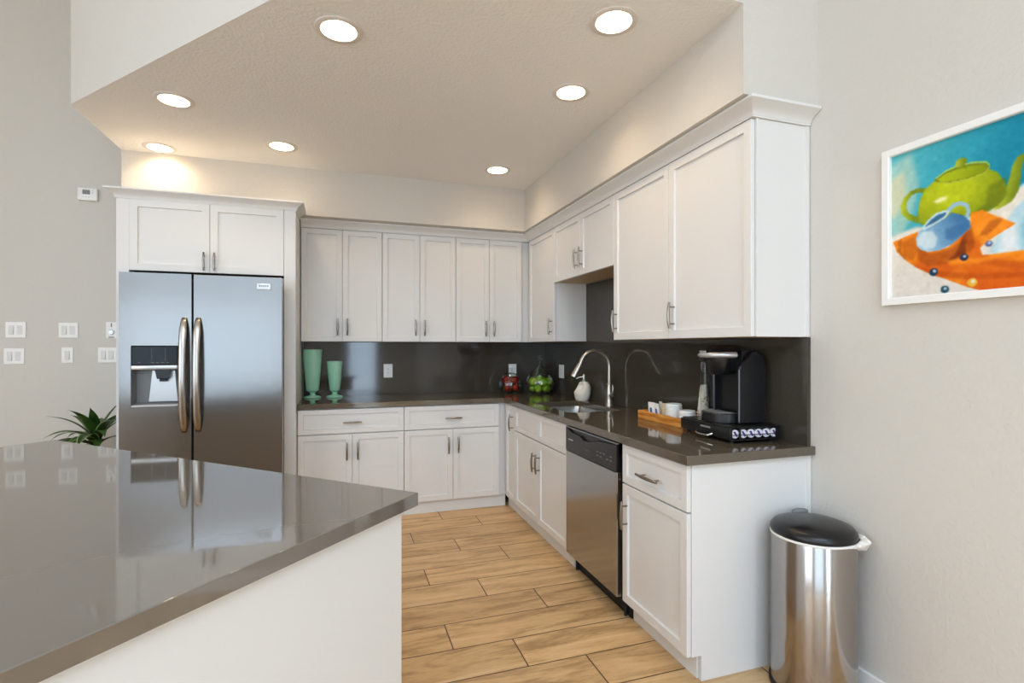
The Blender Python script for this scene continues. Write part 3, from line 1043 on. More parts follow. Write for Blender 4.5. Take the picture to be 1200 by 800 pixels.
# ------------------------------------------------------------------ vases
def vase(label, x, y, h, rt, rb):
    t = thing('vase', label, 'vase', (x, y, 0.9145), 0, 'jade green vases')
    b = bm_new()
    lathe(b, [(0, 0), (0.068, 0), (0.070, 0.006), (0.062, 0.014), (0.035, 0.020), (0.022, 0.026), (0.020, 0.034), (0.026, 0.038), (0.020, 0.043), (0.030, 0.050), (rb * 0.92, 0.058), (rb, 0.066),
              (rb + (rt - rb) * 0.5, h * 0.55), (rt, h), (rt - 0.005, h + 0.001), (rb + (rt - rb) * 0.5 - 0.006, h * 0.55), (rb - 0.008, 0.075), (0, 0.068)], n=48)
    o = obj('body', b, M_JADE, t, 50)
    return t
vase('tall flared jade green footed glass vase, the taller one beside the fridge surround', -0.226, 4.665, 0.405, 0.080, 0.052)
vase('short flared jade green footed glass vase, right of the taller one', -0.050, 4.665, 0.305, 0.066, 0.044)

# ------------------------------------------------------------------ apple jars
def apple_mesh(r):
    b = bm_new()
    lathe(b, [(0, r * 0.72), (r * 0.10, r * 0.74), (r * 0.30, r * 0.90), (r * 0.55, r * 0.92), (r * 0.88, r * 0.55), (r, r * 0.08), (r * 0.93, -r * 0.40), (r * 0.66, -r * 0.80), (r * 0.34, -r * 0.93), (r * 0.12, -r * 0.86), (0, -r * 0.80)], n=24)
    return b
def apples(kind, m, r, spots, labels, group):
    first = None
    for (x, y, z, rx, rz), lab in zip(spots, labels):
        if first is None:
            t = thing('apple', lab, 'apple', (x, y, z), 0, group)
            obj('flesh', apple_mesh(r), m, t, 80)
            b = bm_new(); tube(b, [(0, 0, r * 0.70), (0.002, 0, r * 0.95), (0.006, 0, r * 1.12)], [0.0018, 0.0016, 0.0022], 8); obj('stem', b, M_STEM, t, 60)
            t.rotation_euler = (rx, 0, rz)
            first = t
        else:
            copy_tree(first, (x, y, z), (rx, 0, rz), lab)

def jar(name, label, x, y, prof_out, lid_prof, knob, group='glass apple jars'):
    t = thing(name, label, 'jar', (x, y, 0.9145), 0, group)
    b = bm_new(); lathe(b, prof_out, n=48); obj('bowl', b, M_JAR, t, 60)
    b = bm_new(); lathe(b, lid_prof, n=48); ld_ = obj('lid', b, M_JAR, t, 60)
    b = bm_new(); lathe(b, knob, n=24); obj('knob', b, M_JAR, ld_, 60)
    return t
gx, gy = 1.735, 4.445
jar('apple_jar', 'large round glass jar with a pointed lid full of green apples in the corner', gx, gy,
    [(0, 0.004), (0.075, 0.0), (0.085, 0.004), (0.112, 0.04), (0.130, 0.085), (0.130, 0.115), (0.112, 0.150), (0.098, 0.166), (0.100, 0.172), (0.094, 0.166), (0.108, 0.148), (0.125, 0.113), (0.125, 0.087), (0.107, 0.043), (0.08, 0.010), (0, 0.010)],
    [(0.100, 0.174), (0.104, 0.178), (0.085, 0.200), (0.055, 0.225), (0.030, 0.250), (0.016, 0.275), (0.012, 0.285), (0.009, 0.282), (0.026, 0.248), (0.052, 0.221), (0.082, 0.196), (0.098, 0.178)],
    [(0, 0.284), (0.012, 0.285), (0.011, 0.295), (0.022, 0.305), (0.028, 0.322), (0.024, 0.338), (0.012, 0.348), (0, 0.350)])
C0 = 0.9145
r = 0.036
spots = []
for k in range(5):
    a = k * 1.2566 - 2.2
    spots.append((gx + 0.066 * math.cos(a), gy + 0.066 * math.sin(a), C0 + 0.048, 1.2, a + 1.5))
for k in range(5):
    a = k * 1.2566 - 1.6
    spots.append((gx + 0.081 * math.cos(a), gy + 0.081 * math.sin(a), C0 + 0.112, 1.0 + 0.2 * k, a))
spots.append((gx - 0.005, gy - 0.005, C0 + 0.128, 0.5, 1))
gl = ['green apple at the bottom front left of the large glass jar', 'green apple at the bottom front of the large glass jar', 'green apple low on the right inside the large glass jar', 'green apple low at the back of the large glass jar', 'green apple low on the left inside the large glass jar',
      'yellow-green apple at the upper front of the large glass jar', 'green apple at the upper right of the large glass jar', 'green apple at the upper back right of the large glass jar', 'green apple at the upper back left of the large glass jar', 'green apple at the upper left of the large glass jar', 'green apple topmost in the middle of the large glass jar']
apples('green', M_GREEN, r, spots, gl, 'green apples in the large jar')
rx_, ry_ = 1.503, 4.612
JS = 1.14
jar('apple_jar', 'small round glass jar holding red apples, left of the green apple jar', rx_, ry_,
    [(r_ * JS, z_ * JS) for r_, z_ in [(0, 0.004), (0.055, 0.0), (0.075, 0.01), (0.092, 0.045), (0.094, 0.075), (0.082, 0.108), (0.062, 0.124), (0.062, 0.132), (0.057, 0.126), (0.077, 0.106), (0.089, 0.075), (0.087, 0.047), (0.070, 0.015), (0, 0.010)]],
    [(r_ * JS, z_ * JS) for r_, z_ in [(0.062, 0.134), (0.066, 0.138), (0.060, 0.150), (0.030, 0.162), (0.010, 0.166), (0.0, 0.166), (0.0, 0.162), (0.028, 0.158), (0.057, 0.147), (0.060, 0.138)]],
    [(r_ * JS, z_ * JS) for r_, z_ in [(0, 0.166), (0.009, 0.167), (0.010, 0.176), (0.018, 0.184), (0.016, 0.196), (0, 0.200)]])
r2 = 0.035
spots = [(rx_ - 0.040, ry_ - 0.042, C0 + 0.047, 1.3, 0.4), (rx_ + 0.040, ry_ - 0.040, C0 + 0.047, 1.2, 1.2), (rx_ + 0.0, ry_ + 0.046, C0 + 0.047, 0.4, 2),
         (rx_ - 0.046, ry_ - 0.020, C0 + 0.1165, 0.6, 0.2), (rx_ + 0.044, ry_ - 0.022, C0 + 0.1165, 1.0, 1.0), (rx_ + 0.0, ry_ + 0.046, C0 + 0.1165, 0.7, 1.4)]
rl = ['red apple at the bottom left of the small glass jar', 'red apple at the bottom right of the small glass jar', 'red apple low at the back of the small glass jar', 'orange-red apple at the upper left of the small glass jar', 'red apple at the upper right of the small glass jar', 'red apple on top in the middle of the small glass jar']
rl[5] = 'red apple at the upper back of the small glass jar'
apples('red', M_RED, r2, spots, rl, 'red apples in the small jar')

# ------------------------------------------------------------------ soap dispenser
sp = thing('soap_dispenser', 'white ceramic soap dispenser with a slanted scooped front behind the sink', 'soap dispenser', (1.838, 3.775, 0.9145), math.radians(-26))
t = bmesh.new()
rings = []
NZ, NA = 22, 40
def lerp_tab(tab, z):
    for (a, va), (c, vc) in zip(tab[:-1], tab[1:]):
        if z <= c:
            q = (z - a) / (c - a)
            return va + (vc - va) * q
    return tab[-1][1]
LEFT = [(0, -0.050), (0.012, -0.058), (0.05, -0.066), (0.070, -0.066), (0.085, -0.054), (0.12, -0.036), (0.140, -0.026), (0.148, -0.018)]
RIGHT = [(0, 0.048), (0.012, 0.056), (0.05, 0.066), (0.09, 0.068), (0.12, 0.062), (0.140, 0.050), (0.148, 0.040)]
DEPTH = [(0, 0.048), (0.012, 0.054), (0.05, 0.060), (0.09, 0.054), (0.12, 0.046), (0.140, 0.038), (0.148, 0.030)]
for i in range(NZ + 1):
    z = 0.148 * i / NZ
    l_, r_, d_ = lerp_tab(LEFT, z), lerp_tab(RIGHT, z), lerp_tab(DEPTH, z)
    ring = []
    for k in range(NA):
        a = 2 * math.pi * k / NA
        x = (l_ + r_) / 2 + (r_ - l_) / 2 * math.cos(a)
        y = d_ * math.sin(a)
        g_ = math.exp(-(((a - math.radians(228)) / 0.55) ** 2)) * max(0, min(1, (z - 0.066) / 0.022)) * max(0, min(1, (0.150 - z) / 0.03))
        x += 0.022 * g_
        y += 0.030 * g_
        ring.append(t.verts.new((x, y, z)))
    rings.append(ring)
for A, B_ in zip(rings[:-1], rings[1:]):
    for k in range(NA):
        t.faces.new((A[k], A[(k + 1) % NA], B_[(k + 1) % NA], B_[k]))
t.faces.new(rings[0][::-1]); t.faces.new(rings[-1])
b = bm_new(); merge(b, t); obj('bottle', b, M_CERAM, sp, 60)
b = bm_new(); lathe(b, [(0, 0.146), (0.013, 0.146), (0.013, 0.160), (0.008, 0.162), (0.006, 0.172), (0, 0.172)], 0.011, 0.0, 0, 20); obj('pump_collar', b, M_TEAL, sp, 40)
b = bm_new(); tube(b, [(0.011, 0, 0.170), (0.011, 0, 0.206)], 0.0075, 14); tube(b, [(0.011, 0, 0.190), (-0.030, -0.010, 0.182), (-0.048, -0.013, 0.172)], [0.005, 0.0045, 0.0035], 10); obj('pump', b, M_WHITEP, sp, 50)

# ------------------------------------------------------------------ tray with lids, packets; cups
tr = thing('wooden_tray', 'low orange-brown wooden tray with coffee supplies, left of the coffee maker', 'tray', (1.772, 2.520, 0.9145))
b = bm_new(); box(b, -0.072, 0.072, -0.215, 0.215, 0.0, 0.008, 0.001); obj('bottom', b, M_TRAY, tr)
for (x0, x1, y0, y1) in ((-0.072, -0.062, -0.215, 0.215), (0.062, 0.072, -0.215, 0.215), (-0.0618, 0.0618, 0.205, 0.215), (-0.0618, 0.0618, -0.215, -0.205)):
    b = bm_new(); box(b, x0, x1, y0, y1, 0.0082, 0.048, 0.0015); obj('side_rail', b, M_TRAY, tr)
def lid_stack(cx, cy, n, where, group):
    first = None
    for k in range(n):
        z = 0.9228 + 0.0125 * k
        lab = 'white plastic cup lid in the %s stack, %s' % (where, ['lowest', 'second from the bottom', 'third from the bottom', 'fourth from the bottom', 'fifth from the bottom', 'sixth from the bottom', 'seventh from the bottom', 'topmost'][k if k < n - 1 else 7])
        if first is None:
            first = thing('cup_lid', lab, 'cup lid', (cx, cy, z), 0, group)
            b = bm_new(); lathe(b, [(0, 0.010), (0.036, 0.010), (0.038, 0.0125), (0.041, 0.0125), (0.044, 0.004), (0.047, 0.003), (0.047, 0.0), (0.042, 0.0), (0.039, 0.008), (0, 0.008)], n=32)
            obj('shell', b, M_WHITEP, first, 35)
        else:
            copy_tree(first, (cx, cy, z), (0, 0, 0.2 * k), lab)
lid_stack(1.778, 2.488, 8, 'taller', 'lids in the taller stack')
lid_stack(1.780, 2.372, 6, 'shorter', 'lids in the shorter stack')
def packet(label, x, y, rz, tilt, w, h, m, band=None, z=0.9235):
    t = thing('sweetener_packet', label, 'packet', (x, y, z), rz, 'coffee supply packets in the tray')
    t.rotation_euler = (tilt, 0, rz)
    tb = bmesh.new()
    nx, nz = 6, 8
    for side in (-1, 1):
        g = [[tb.verts.new((-w / 2 + w * i / nx + (0.003 if j in (0, nz) and i in (0, nx) else 0), side * (0.0006 + 0.006 * math.sin(math.pi * i / nx) * math.sin(math.pi * j / nz)), h * j / nz)) for j in range(nz + 1)] for i in range(nx + 1)]
        for i in range(nx):
            for j in range(nz):
                q = (g[i][j], g[i + 1][j], g[i + 1][j + 1], g[i][j + 1])
                tb.faces.new(q if side < 0 else q[::-1])
    bmesh.ops.remove_doubles(tb, verts=list(tb.verts), dist=0.0014)
    b = bm_new(); merge(b, tb); obj('sachet', b, m, t, 60)
    if band:
        b = bm_new(); box(b, -w * 0.16, w * 0.16, -0.0082, -0.0066, h * 0.30, h * 0.66, 0.0004); obj('print_mark', b, band, t)
packet('white sachet with a blue mark standing at the left end of the tray', 1.755, 2.662, R90 + 0.15, 0.12, 0.055, 0.092, M_PAPER, M_BLUEP)
packet('plain white sachet leaning behind the blue-marked one', 1.785, 2.640, R90 - 0.3, -0.1, 0.055, 0.096, M_PAPER)
packet('white sachet with a pale blue mark beside the lid stack', 1.760, 2.610, R90 - 0.1, 0.15, 0.05, 0.090, M_PAPER, M_BLUEP)
packet('tan paper sachet squeezed against the taller lid stack', 1.775, 2.562, R90 + 0.5, 0.05, 0.045, 0.094, M_TAN)
packet('small yellow sachet in the far left corner of the tray', 1.770, 2.705, R90 + 0.1, 0.1, 0.035, 0.060, M_YEL)

first = None
cupn = ['lowest of its stack', 'second in its stack from below', 'middle of its stack', 'fourth in its stack from below', 'topmost of its stack']
for k in range(5):
    lab = 'upside-down printed paper cup between tray and coffee maker, ' + cupn[k]
    z = 0.9150 + 0.0165 * k
    if first is None:
        first = thing('paper_cup', lab, 'cup', (1.883, 2.367, z), 0, 'stacked paper cups')
        b = bm_new(); lathe(b, [(0.036, 0.0), (0.038, 0.002), (0.036, 0.006), (0.033, 0.006), (0.018, 0.150), (0.018, 0.152), (0.015, 0.152), (0.015, 0.148), (0.0, 0.148), (0.0, 0.147), (0.0165, 0.147), (0.0325, 0.004), (0.035, 0.001)], n=28)
        obj('cup_wall', b, M_CUP, first, 40)
    else:
        copy_tree(first, (1.883, 2.367, z), (0, 0, 0.7 * k), lab)

# ------------------------------------------------------------------ pod drawer and coffee maker
PA = math.atan2(-0.998, -0.061)
pd = thing('pod_drawer', 'low black coffee pod drawer at the counter end with pods showing in its open side', 'pod drawer', (1.660, 2.250, 0.9145), PA)
PW, PD, PH = 0.385, 0.252, 0.072
b = bm_new()
box(b, 0, PW, 0.0, PD, PH - 0.006, PH, 0.002)
box(b, 0, PW, 0.0, PD, 0.012, 0.018, 0.001)
box(b, 0, 0.006, 0.004, PD, 0.018, PH - 0.006)
box(b, 0.006, PW, PD - 0.006, PD, 0.018, PH - 0.006)
box(b, PW - 0.006, PW, PD - 0.022, PD - 0.006, 0.018, PH - 0.006)
box(b, PW - 0.004, PW, 0.004, PD - 0.022, 0.036, 0.0385)
box(b, PW - 0.006, PW, 0.036, 0.044, 0.018, PH - 0.006)
obj('housing', b, M_BLACK, pd)
b = bm_new(); box(b, 0.003, PW - 0.003, -0.012, 0.003, 0.016, PH - 0.004, 0.003, 2); df = obj('drawer_front', b, M_BLACK, pd, 40)
b = bm_new(); tube(b, [(0.150, -0.012, 0.026), (0.156, -0.028, 0.020), (0.175, -0.034, 0.017), (0.235, -0.034, 0.017), (0.254, -0.028, 0.020), (0.260, -0.012, 0.026)], 0.005, 10); obj('drawer_handle', b, M_CHROME, df, 50)
b = bm_new(); box(b, 0.170, 0.245, -0.0132, -0.0118, 0.048, 0.056); obj('name_plate', b, M_SILVER, df)
b = bm_new()
for k in range(4):
    cyl(b, ((0.03, PW - 0.03)[k % 2], (0.02, PD - 0.02)[k // 2], 0.0), ((0.03, PW - 0.03)[k % 2], (0.02, PD - 0.02)[k // 2], 0.0125), 0.009, 0.011, 14)
obj('feet', b, M_MATTE, pd, 40)
first = None
podn = ['nearest the drawer front', 'second from the drawer front', 'third from the drawer front', 'fourth from the drawer front', 'fifth from the drawer front', 'farthest from the drawer front']
T = Matrix.Translation((1.660, 2.250, 0.9145)) @ Matrix.Rotation(PA, 4, 'Z')
for k in range(6):
    p = T @ Vector((PW - 0.032, 0.021 + 0.0405 * k + (0.002 if k else 0), 0.0405))
    lab = 'white and purple coffee pod in the open drawer side, ' + podn[k]
    if first is None:
        first = thing('coffee_pod', lab, 'coffee pod', p, PA, 'coffee pods in the black drawer')
        rot = Matrix.Rotation(math.radians(90), 4, 'Y')
        b = bm_new(); lathe(b, [(0, 0.024), (0.0185, 0.024), (0.0202, 0.021), (0.0202, 0.019), (0.0180, 0.018), (0.015, -0.018), (0.0, -0.018)], 0, 0, 0, 24, rot); obj('cup', b, M_POD, first, 40)
        b = bm_new(); lathe(b, [(0, 0.0252), (0.0165, 0.0248), (0.0165, 0.0242), (0, 0.0242)], 0, 0, 0, 24, rot)
        obj('foil_lid', b, M_POD, first, 40)
        b = bm_new(); prism(b, [(-0.012, 0.011), (-0.002, 0.013), (0.012, -0.009), (0.004, -0.013)], 'x', 0.0250, 0.0256); obj('print_patch', b, M_PURPLE, first)
    else:
        copy_tree(first, p, (0, 0, PA), lab)

cmz = 0.9145 + PH + 0.0005
O = T @ Vector((0.205, 0.0, 0))
cm = thing('coffee_maker', 'black single-serve coffee maker with a silver handle on the pod drawer', 'coffee maker', (O.x, O.y, cmz), PA)
HW = 0.108      # half width; local x right, y in (0 = front of drip base)
b = bm_new()
side = [(0.092, 0.0), (0.225, 0.0), (0.238, 0.05), (0.242, 0.20), (0.236, 0.285), (0.215, 0.322), (0.18, 0.338), (0.155, 0.325), (0.100, 0.270), (0.092, 0.25)]
prism(b, side, 'x', HW - 0.020, HW, 0.005)
prism(b, side, 'x', -HW, -HW + 0.030, 0.005)
prism(b, [(0.12, 0.0), (0.225, 0.0), (0.238, 0.05), (0.242, 0.20), (0.236, 0.285), (0.215, 0.33), (0.18, 0.346), (0.12, 0.34)], 'x', -HW + 0.030, HW - 0.020, 0.003)
obj('body', b, M_BLACK, cm, 35)
# front edge trim of the right side wall
b = bm_new(); box(b, HW - 0.004, HW + 0.0015, 0.0895, 0.0935, 0.01, 0.250, 0.001); obj('edge_trim', b, M_GREYP, cm)
# brew head: rounded dome over the cup bay
b = bm_new()
t = bmesh.new()
rings = []
for i in range(11):
    u = i / 10 * math.pi / 2
    rings.append([t.verts.new((-0.012 + 0.088 * math.cos(u) ** 0.7 * math.cos(2 * math.pi * k / 40), 0.112 + 0.112 * math.cos(u) ** 0.7 * math.sin(2 * math.pi * k / 40), 0.306 + 0.058 * math.sin(u))) for k in range(40)])
for A, B_ in zip(rings[:-1], rings[1:]):
    for k in range(40):
        t.faces.new((A[k], A[(k + 1) % 40], B_[(k + 1) % 40], B_[k]))
t.faces.new(rings[0][::-1])
bmesh.ops.remove_doubles(t, verts=list(t.verts), dist=1e-4)
bmesh.ops.recalc_face_normals(t, faces=list(t.faces))
merge(b, t)
obj('brew_lid', b, M_BLACK, cm, 50)
b = bm_new()
lathe(b, [(0, 0.222), (0.038, 0.222), (0.045, 0.228), (0.066, 0.296), (0.066, 0.306), (0, 0.306)], -0.012, 0.078, 0, 36)
box(b, -0.07, 0.05, 0.09, 0.13, 0.24, 0.31)
obj('brew_head', b, M_BLACK, cm, 40)
# silver lift handle: arc across the front
b = bm_new()
pts, rad = [], []
for k in range(17):
    a = math.pi * (0.02 + 0.96 * k / 16)
    pts.append((-0.006 - 0.096 * math.cos(a), 0.095 - 0.112 * math.sin(a), 0.312 + 0.006 * k / 16))
    rad.append(0.0085 + 0.006 * k / 16)
tube(b, pts, rad, 12); obj('handle', b, M_SILVER, cm, 60)
b = bm_new(); box(b, -0.060, -0.006, -0.002, 0.045, 0.322, 0.340, 0.004, 2); obj('display', b, M_GLOSSBLK, cm, 40)
b = bm_new(); box(b, -0.058, -0.008, -0.003, 0.0, 0.325, 0.336, 0.001); obj('display_bezel', b, M_SILVER, cm)
# drip base with rounded front
pts = []
for k in range(17):
    a = math.pi + math.pi * k / 16
    pts.append((-0.010 + 0.098 * math.cos(a), 0.085 + 0.088 * math.sin(a)))
pts += [(0.088, 0.13), (-0.108, 0.13)]
b = bm_new(); prism(b, pts, 'z', 0.0, 0.046, 0.003); obj('drip_base', b, M_BLACK, cm, 35)
pts2 = [(-0.010 + (p[0] + 0.010) * 0.85, 0.088 + (p[1] - 0.085) * 0.85) for p in pts[:17]]
b = bm_new(); prism(b, pts2, 'z', 0.0463, 0.049); obj('drip_grate', b, M_GREYP, cm)
# water tank on the far side
b = bm_new(); box(b, -HW - 0.048, -HW - 0.003, 0.065, 0.215, 0.0, 0.285, 0.010, 3); obj('water_tank', b, M_JAR, cm, 40)
b = bm_new(); box(b, -HW - 0.050, -HW - 0.001, 0.062, 0.218, 0.2855, 0.300, 0.006, 2); obj('tank_lid', b, M_BLACK, cm, 40)

# ------------------------------------------------------------------ trash can
tc_ = thing('trash_can', 'tall round brushed steel trash can with black lid and white liner beside the end cabinet', 'trash can', (1.768, 1.573, 0))
b = bm_new(); lathe(b, [(0.150, 0.02), (0.150, 0.600), (0.148, 0.604), (0.146, 0.60), (0.146, 0.03), (0.0, 0.03), (0, 0.02)], n=72); obj('body', b, M_BINSTEEL, tc_, 50)
b = bm_new(); lathe(b, [(0, 0), (0.154, 0), (0.156, 0.004), (0.156, 0.020), (0.150, 0.0235), (0, 0.0235)], n=64); obj('base_ring', b, M_MATTE, tc_, 40)
b = bm_new(); lathe(b, [(0.151, 0.612), (0.1525, 0.618), (0.150, 0.630), (0.138, 0.645), (0.10, 0.658), (0.05, 0.664), (0, 0.665), (0, 0.610), (0.150, 0.610)], n=72); obj('lid', b, M_BLACK, tc_, 50)
hd = Vector((-0.05, 0.145)).normalized()
b = bm_new()
lathe(b, [(0, 0.014), (0.030, 0.014), (0.036, 0.008), (0.037, -0.02), (0, -0.02)], 0.062, 0.118, 0.646, 28, None, 1.1, 0.62)
obj('hinge_cap', b, M_GREYP, tc_, 40)
b = bm_new(); box(b, -0.13, -0.07, -0.175, -0.13, 0.004, 0.016, 0.004); obj('pedal', b, M_MATTE, tc_)
t = bmesh.new()
rings = []
rnd = random.Random(5)
n = 150
tuft = [0.0] * n
for k in range(n):
    a = 2 * math.pi * k / n
    d = abs((a - math.radians(312) + math.pi) % (2 * math.pi) - math.pi)
    tuft[k] = math.exp(-(d / 0.40) ** 2)
for (r0, z, tr_, jz) in ((0.1490, 0.6095, 0.010, 0.006), (0.1520, 0.6085, 0.030, 0.016), (0.1530, 0.6045, 0.042, 0.004), (0.1520, 0.601, 0.030, -0.022), (0.1508, 0.6005, 0.002, -0.034)):
    rings.append([t.verts.new(((r0 + tr_ * tuft[k] * rnd.uniform(0.25, 1.15)) * math.cos(2 * math.pi * k / n), (r0 + tr_ * tuft[k] * rnd.uniform(0.25, 1.15)) * math.sin(2 * math.pi * k / n), z + jz * tuft[k] * rnd.uniform(0.4, 1.2))) for k in range(n)])
for A, B_ in zip(rings[:-1], rings[1:]):
    for k in range(n):
        t.faces.new((A[k], A[(k + 1) % n], B_[(k + 1) % n], B_[k]))
b = bm_new(); merge(b, t); obj('liner', b, M_BAG, tc_, 70)

# ------------------------------------------------------------------ plant
pl = thing('potted_plant', 'leafy green potted plant with narrow pointed leaves between fridge surround and wall', 'potted plant', (-1.66, 4.46, 0))
b = bm_new(); lathe(b, [(0, 0), (0.11, 0), (0.125, 0.02), (0.155, 0.40), (0.165, 0.41), (0.165, 0.44), (0.150, 0.44), (0.145, 0.40), (0, 0.40)], n=40); obj('pot', b, M_POT, pl, 40)
b = bm_new(); lathe(b, [(0, 0.41), (0.10, 0.408), (0.146, 0.402), (0, 0.401)], n=30); obj('soil', b, M_SOIL, pl, 40)
b = bm_new(); tube(b, [(0, 0, 0.40), (0.006, 0.004, 0.52), (0.0, 0.0, 0.62)], [0.014, 0.012, 0.011], 12); obj('stem', b, M_STEM, pl, 60)
rnd = random.Random(11)
def leaf(az, rise, length, width, droop, z0, striped):
    t = bmesh.new()
    rows = []
    n = 14
    p = Vector((0, 0, z0))
    el = rise
    h = Vector((math.cos(az), math.sin(az), 0))
    s = Vector((-math.sin(az), math.cos(az), 0))
    for i in range(n + 1):
        u = i / n
        w = width * (math.sin(math.pi * min(1, u * 0.90 + 0.08)) ** 0.8) * (1 - u ** 6)
        nrm = (h * -math.sin(el) + Vector((0, 0, 1)) * math.cos(el))
        rows.append([t.verts.new(p + s * w * q + nrm * w * abs(q) * 0.25) for q in (-0.5, -0.40, -0.08, 0.08, 0.40, 0.5)])
        p = p + (h * math.cos(el) + Vector((0, 0, 1)) * math.sin(el)) * (length / n)
        el -= droop / n
    for i in range(n):
        for j in range(5):
            f_ = t.faces.new((rows[i][j], rows[i][j + 1], rows[i + 1][j + 1], rows[i + 1][j]))
            f_.material_index = 1 if (j in (0, 4) and striped) else 0
    bb = bm_new()
    merge(bb, t)
    return bb
def add_leaf(az, rise, length, width, droop, z0):
    global LN
    LN += 1
    o = obj('leaf', leaf(az, rise * 0.9, length, width * 1.3, droop * 1.15, z0, LN % 2 == 0), [M_LEAF, M_LEAFEDGE], pl, 60)
    md = o.modifiers.new('solid', 'SOLIDIFY'); md.thickness = 0.0012
PI = math.pi
LN = 0
# (azimuth: pi is to the viewer's left, -pi/2 towards the viewer)
for a in [(PI + 0.10, 0.80, 0.44, 0.058, 1.7, 0.62), (PI - 0.25, 1.0, 0.36, 0.050, 1.5, 0.64), (PI + 0.45, 0.75, 0.40, 0.056, 1.5, 0.62), (PI + 0.8, 1.15, 0.36, 0.056, 1.4, 0.64),
          (PI + 0.3, 1.30, 0.37, 0.048, 0.9, 0.64), (-PI / 2, 1.1, 0.36, 0.058, 1.7, 0.64), (-PI / 2 + 0.5, 1.2, 0.36, 0.056, 1.5, 0.64), (-PI / 2 - 0.45, 0.9, 0.34, 0.056, 1.6, 0.62),
          (0.2, 1.35, 0.30, 0.050, 0.9, 0.64), (0.9, 1.35, 0.32, 0.050, 0.9, 0.64), (1.8, 1.3, 0.32, 0.050, 1.1, 0.64), (2.5, 1.0, 0.36, 0.050, 1.4, 0.62), (-0.5, 1.4, 0.33, 0.054, 0.8, 0.64),
          (PI + 0.05, 0.55, 0.36, 0.052, 1.2, 0.60), (-PI / 2 + 0.15, 1.45, 0.34, 0.050, 0.6, 0.65), (PI + 1.1, 0.8, 0.36, 0.056, 1.5, 0.60), (-1.2, 0.95, 0.32, 0.056, 1.5, 0.62), (PI - 0.6, 1.3, 0.36, 0.046, 1.0, 0.64),
          (-0.2, 1.0, 0.28, 0.052, 1.3, 0.62), (-0.8, 1.25, 0.36, 0.055, 1.1, 0.66), (PI + 1.3, 1.35, 0.38, 0.052, 0.8, 0.66), (PI + 0.2, 0.35, 0.34, 0.05, 0.7, 0.58), (0.5, 1.5, 0.34, 0.05, 0.5, 0.66), (-1.9, 1.2, 0.30, 0.055, 1.6, 0.62)]:
    add_leaf(*a)

# ------------------------------------------------------------------ painting
PAINT = {
    'body': [(125,291),(117,251),(123,213),(140,177),(169,157),(197,150),(265,153),(328,165),(352,184),(368,215),(376,249),(367,270),(352,287),(325,298),(287,301),(243,299),(197,314),(157,314)],
    'spout': [(361,245),(374,233),(382,208),(387,179),(400,153),(415,147),(425,149),(425,158),(416,167),(411,186),(408,223),(403,256),(387,283),(358,296),(342,299)],
    'handO': [(147,175),(123,165),(93,168),(69,186),(58,214),(62,243),(84,269),(123,291),(123,271)],
    'handI': [(137,187),(119,180),(96,184),(80,204),(78,225),(87,246),(115,265)],
    'knob': [(234,128),(237,110),(252,104),(266,110),(269,121),(262,129),(268,144)],
    'lid': [(179,154),(205,142),(243,138),(279,140),(314,148),(325,160),(314,171),(272,175),(228,172),(193,166)],
    'lidrim': [(171,153),(205,136),(243,129),(287,134),(321,144),(332,160),(318,177),(272,182),(220,178),(181,166)],
    'cloth': [(31,338),(119,317),(115,368),(148,396),(212,390),(276,340),(279,291),(311,289),(342,315),(396,352),(335,385),(304,407),(311,433),(348,436),(418,435),(465,433),(465,547),(368,549),(308,545),(265,527),(212,499),(157,471),(106,439),(71,406),(44,374)],
    'fold1': [(115,368),(157,402),(220,396),(265,371),(265,421),(205,445),(148,445),(115,413)],
    'fold2': [(235,416),(258,361),(269,355),(265,421),(201,444)],
    'fold3': [(311,433),(355,452),(418,470),(465,470),(465,499),(406,491),(342,473),(301,455)],
    'fold4': [(279,332),(342,315),(393,352),(335,377),(301,370)],
    'pitch': [(115,368),(111,340),(123,316),(140,310),(165,307),(205,290),(224,276),(258,294),(276,315),(279,337),(261,353),(228,380),(189,395),(153,394),(127,384)],
    'pitchlite': [(116,364),(115,341),(132,322),(165,325),(181,354),(173,383),(144,387)],
    'pitmouth': [(130,310),(148,286),(177,266),(208,264),(219,271),(205,290),(169,306),(138,317)],
    'pitmouthin': [(140,307),(157,288),(181,274),(205,271),(208,277),(197,287),(169,299)],
    'phO': [(208,264),(228,246),(254,247),(274,262),(278,287),(272,308),(261,302),(268,284),(263,267),(246,258),(229,262),(220,275)],
    'glass': [(314,437),(328,407),(361,366),(422,289),(465,263),(465,433),(418,439),(348,439)],
    'table': [(31,240),(89,267),(205,316),(355,294),(422,251),(465,241),(465,610),(31,578)],
    'beige': [(31,28),(106,54),(97,156),(62,229),(31,240)],
    'marbles': [(169,467,14),(203,530,13),(260,431,12),(283,516,14),(328,400,10)],
}

PWID, PHEI = 0.78, 0.570
pt = thing('framed_painting', 'framed colourful still life painting of a lime teapot and blue jug on the right wall', 'painting', (XR, 1.406, 2.065), R90)
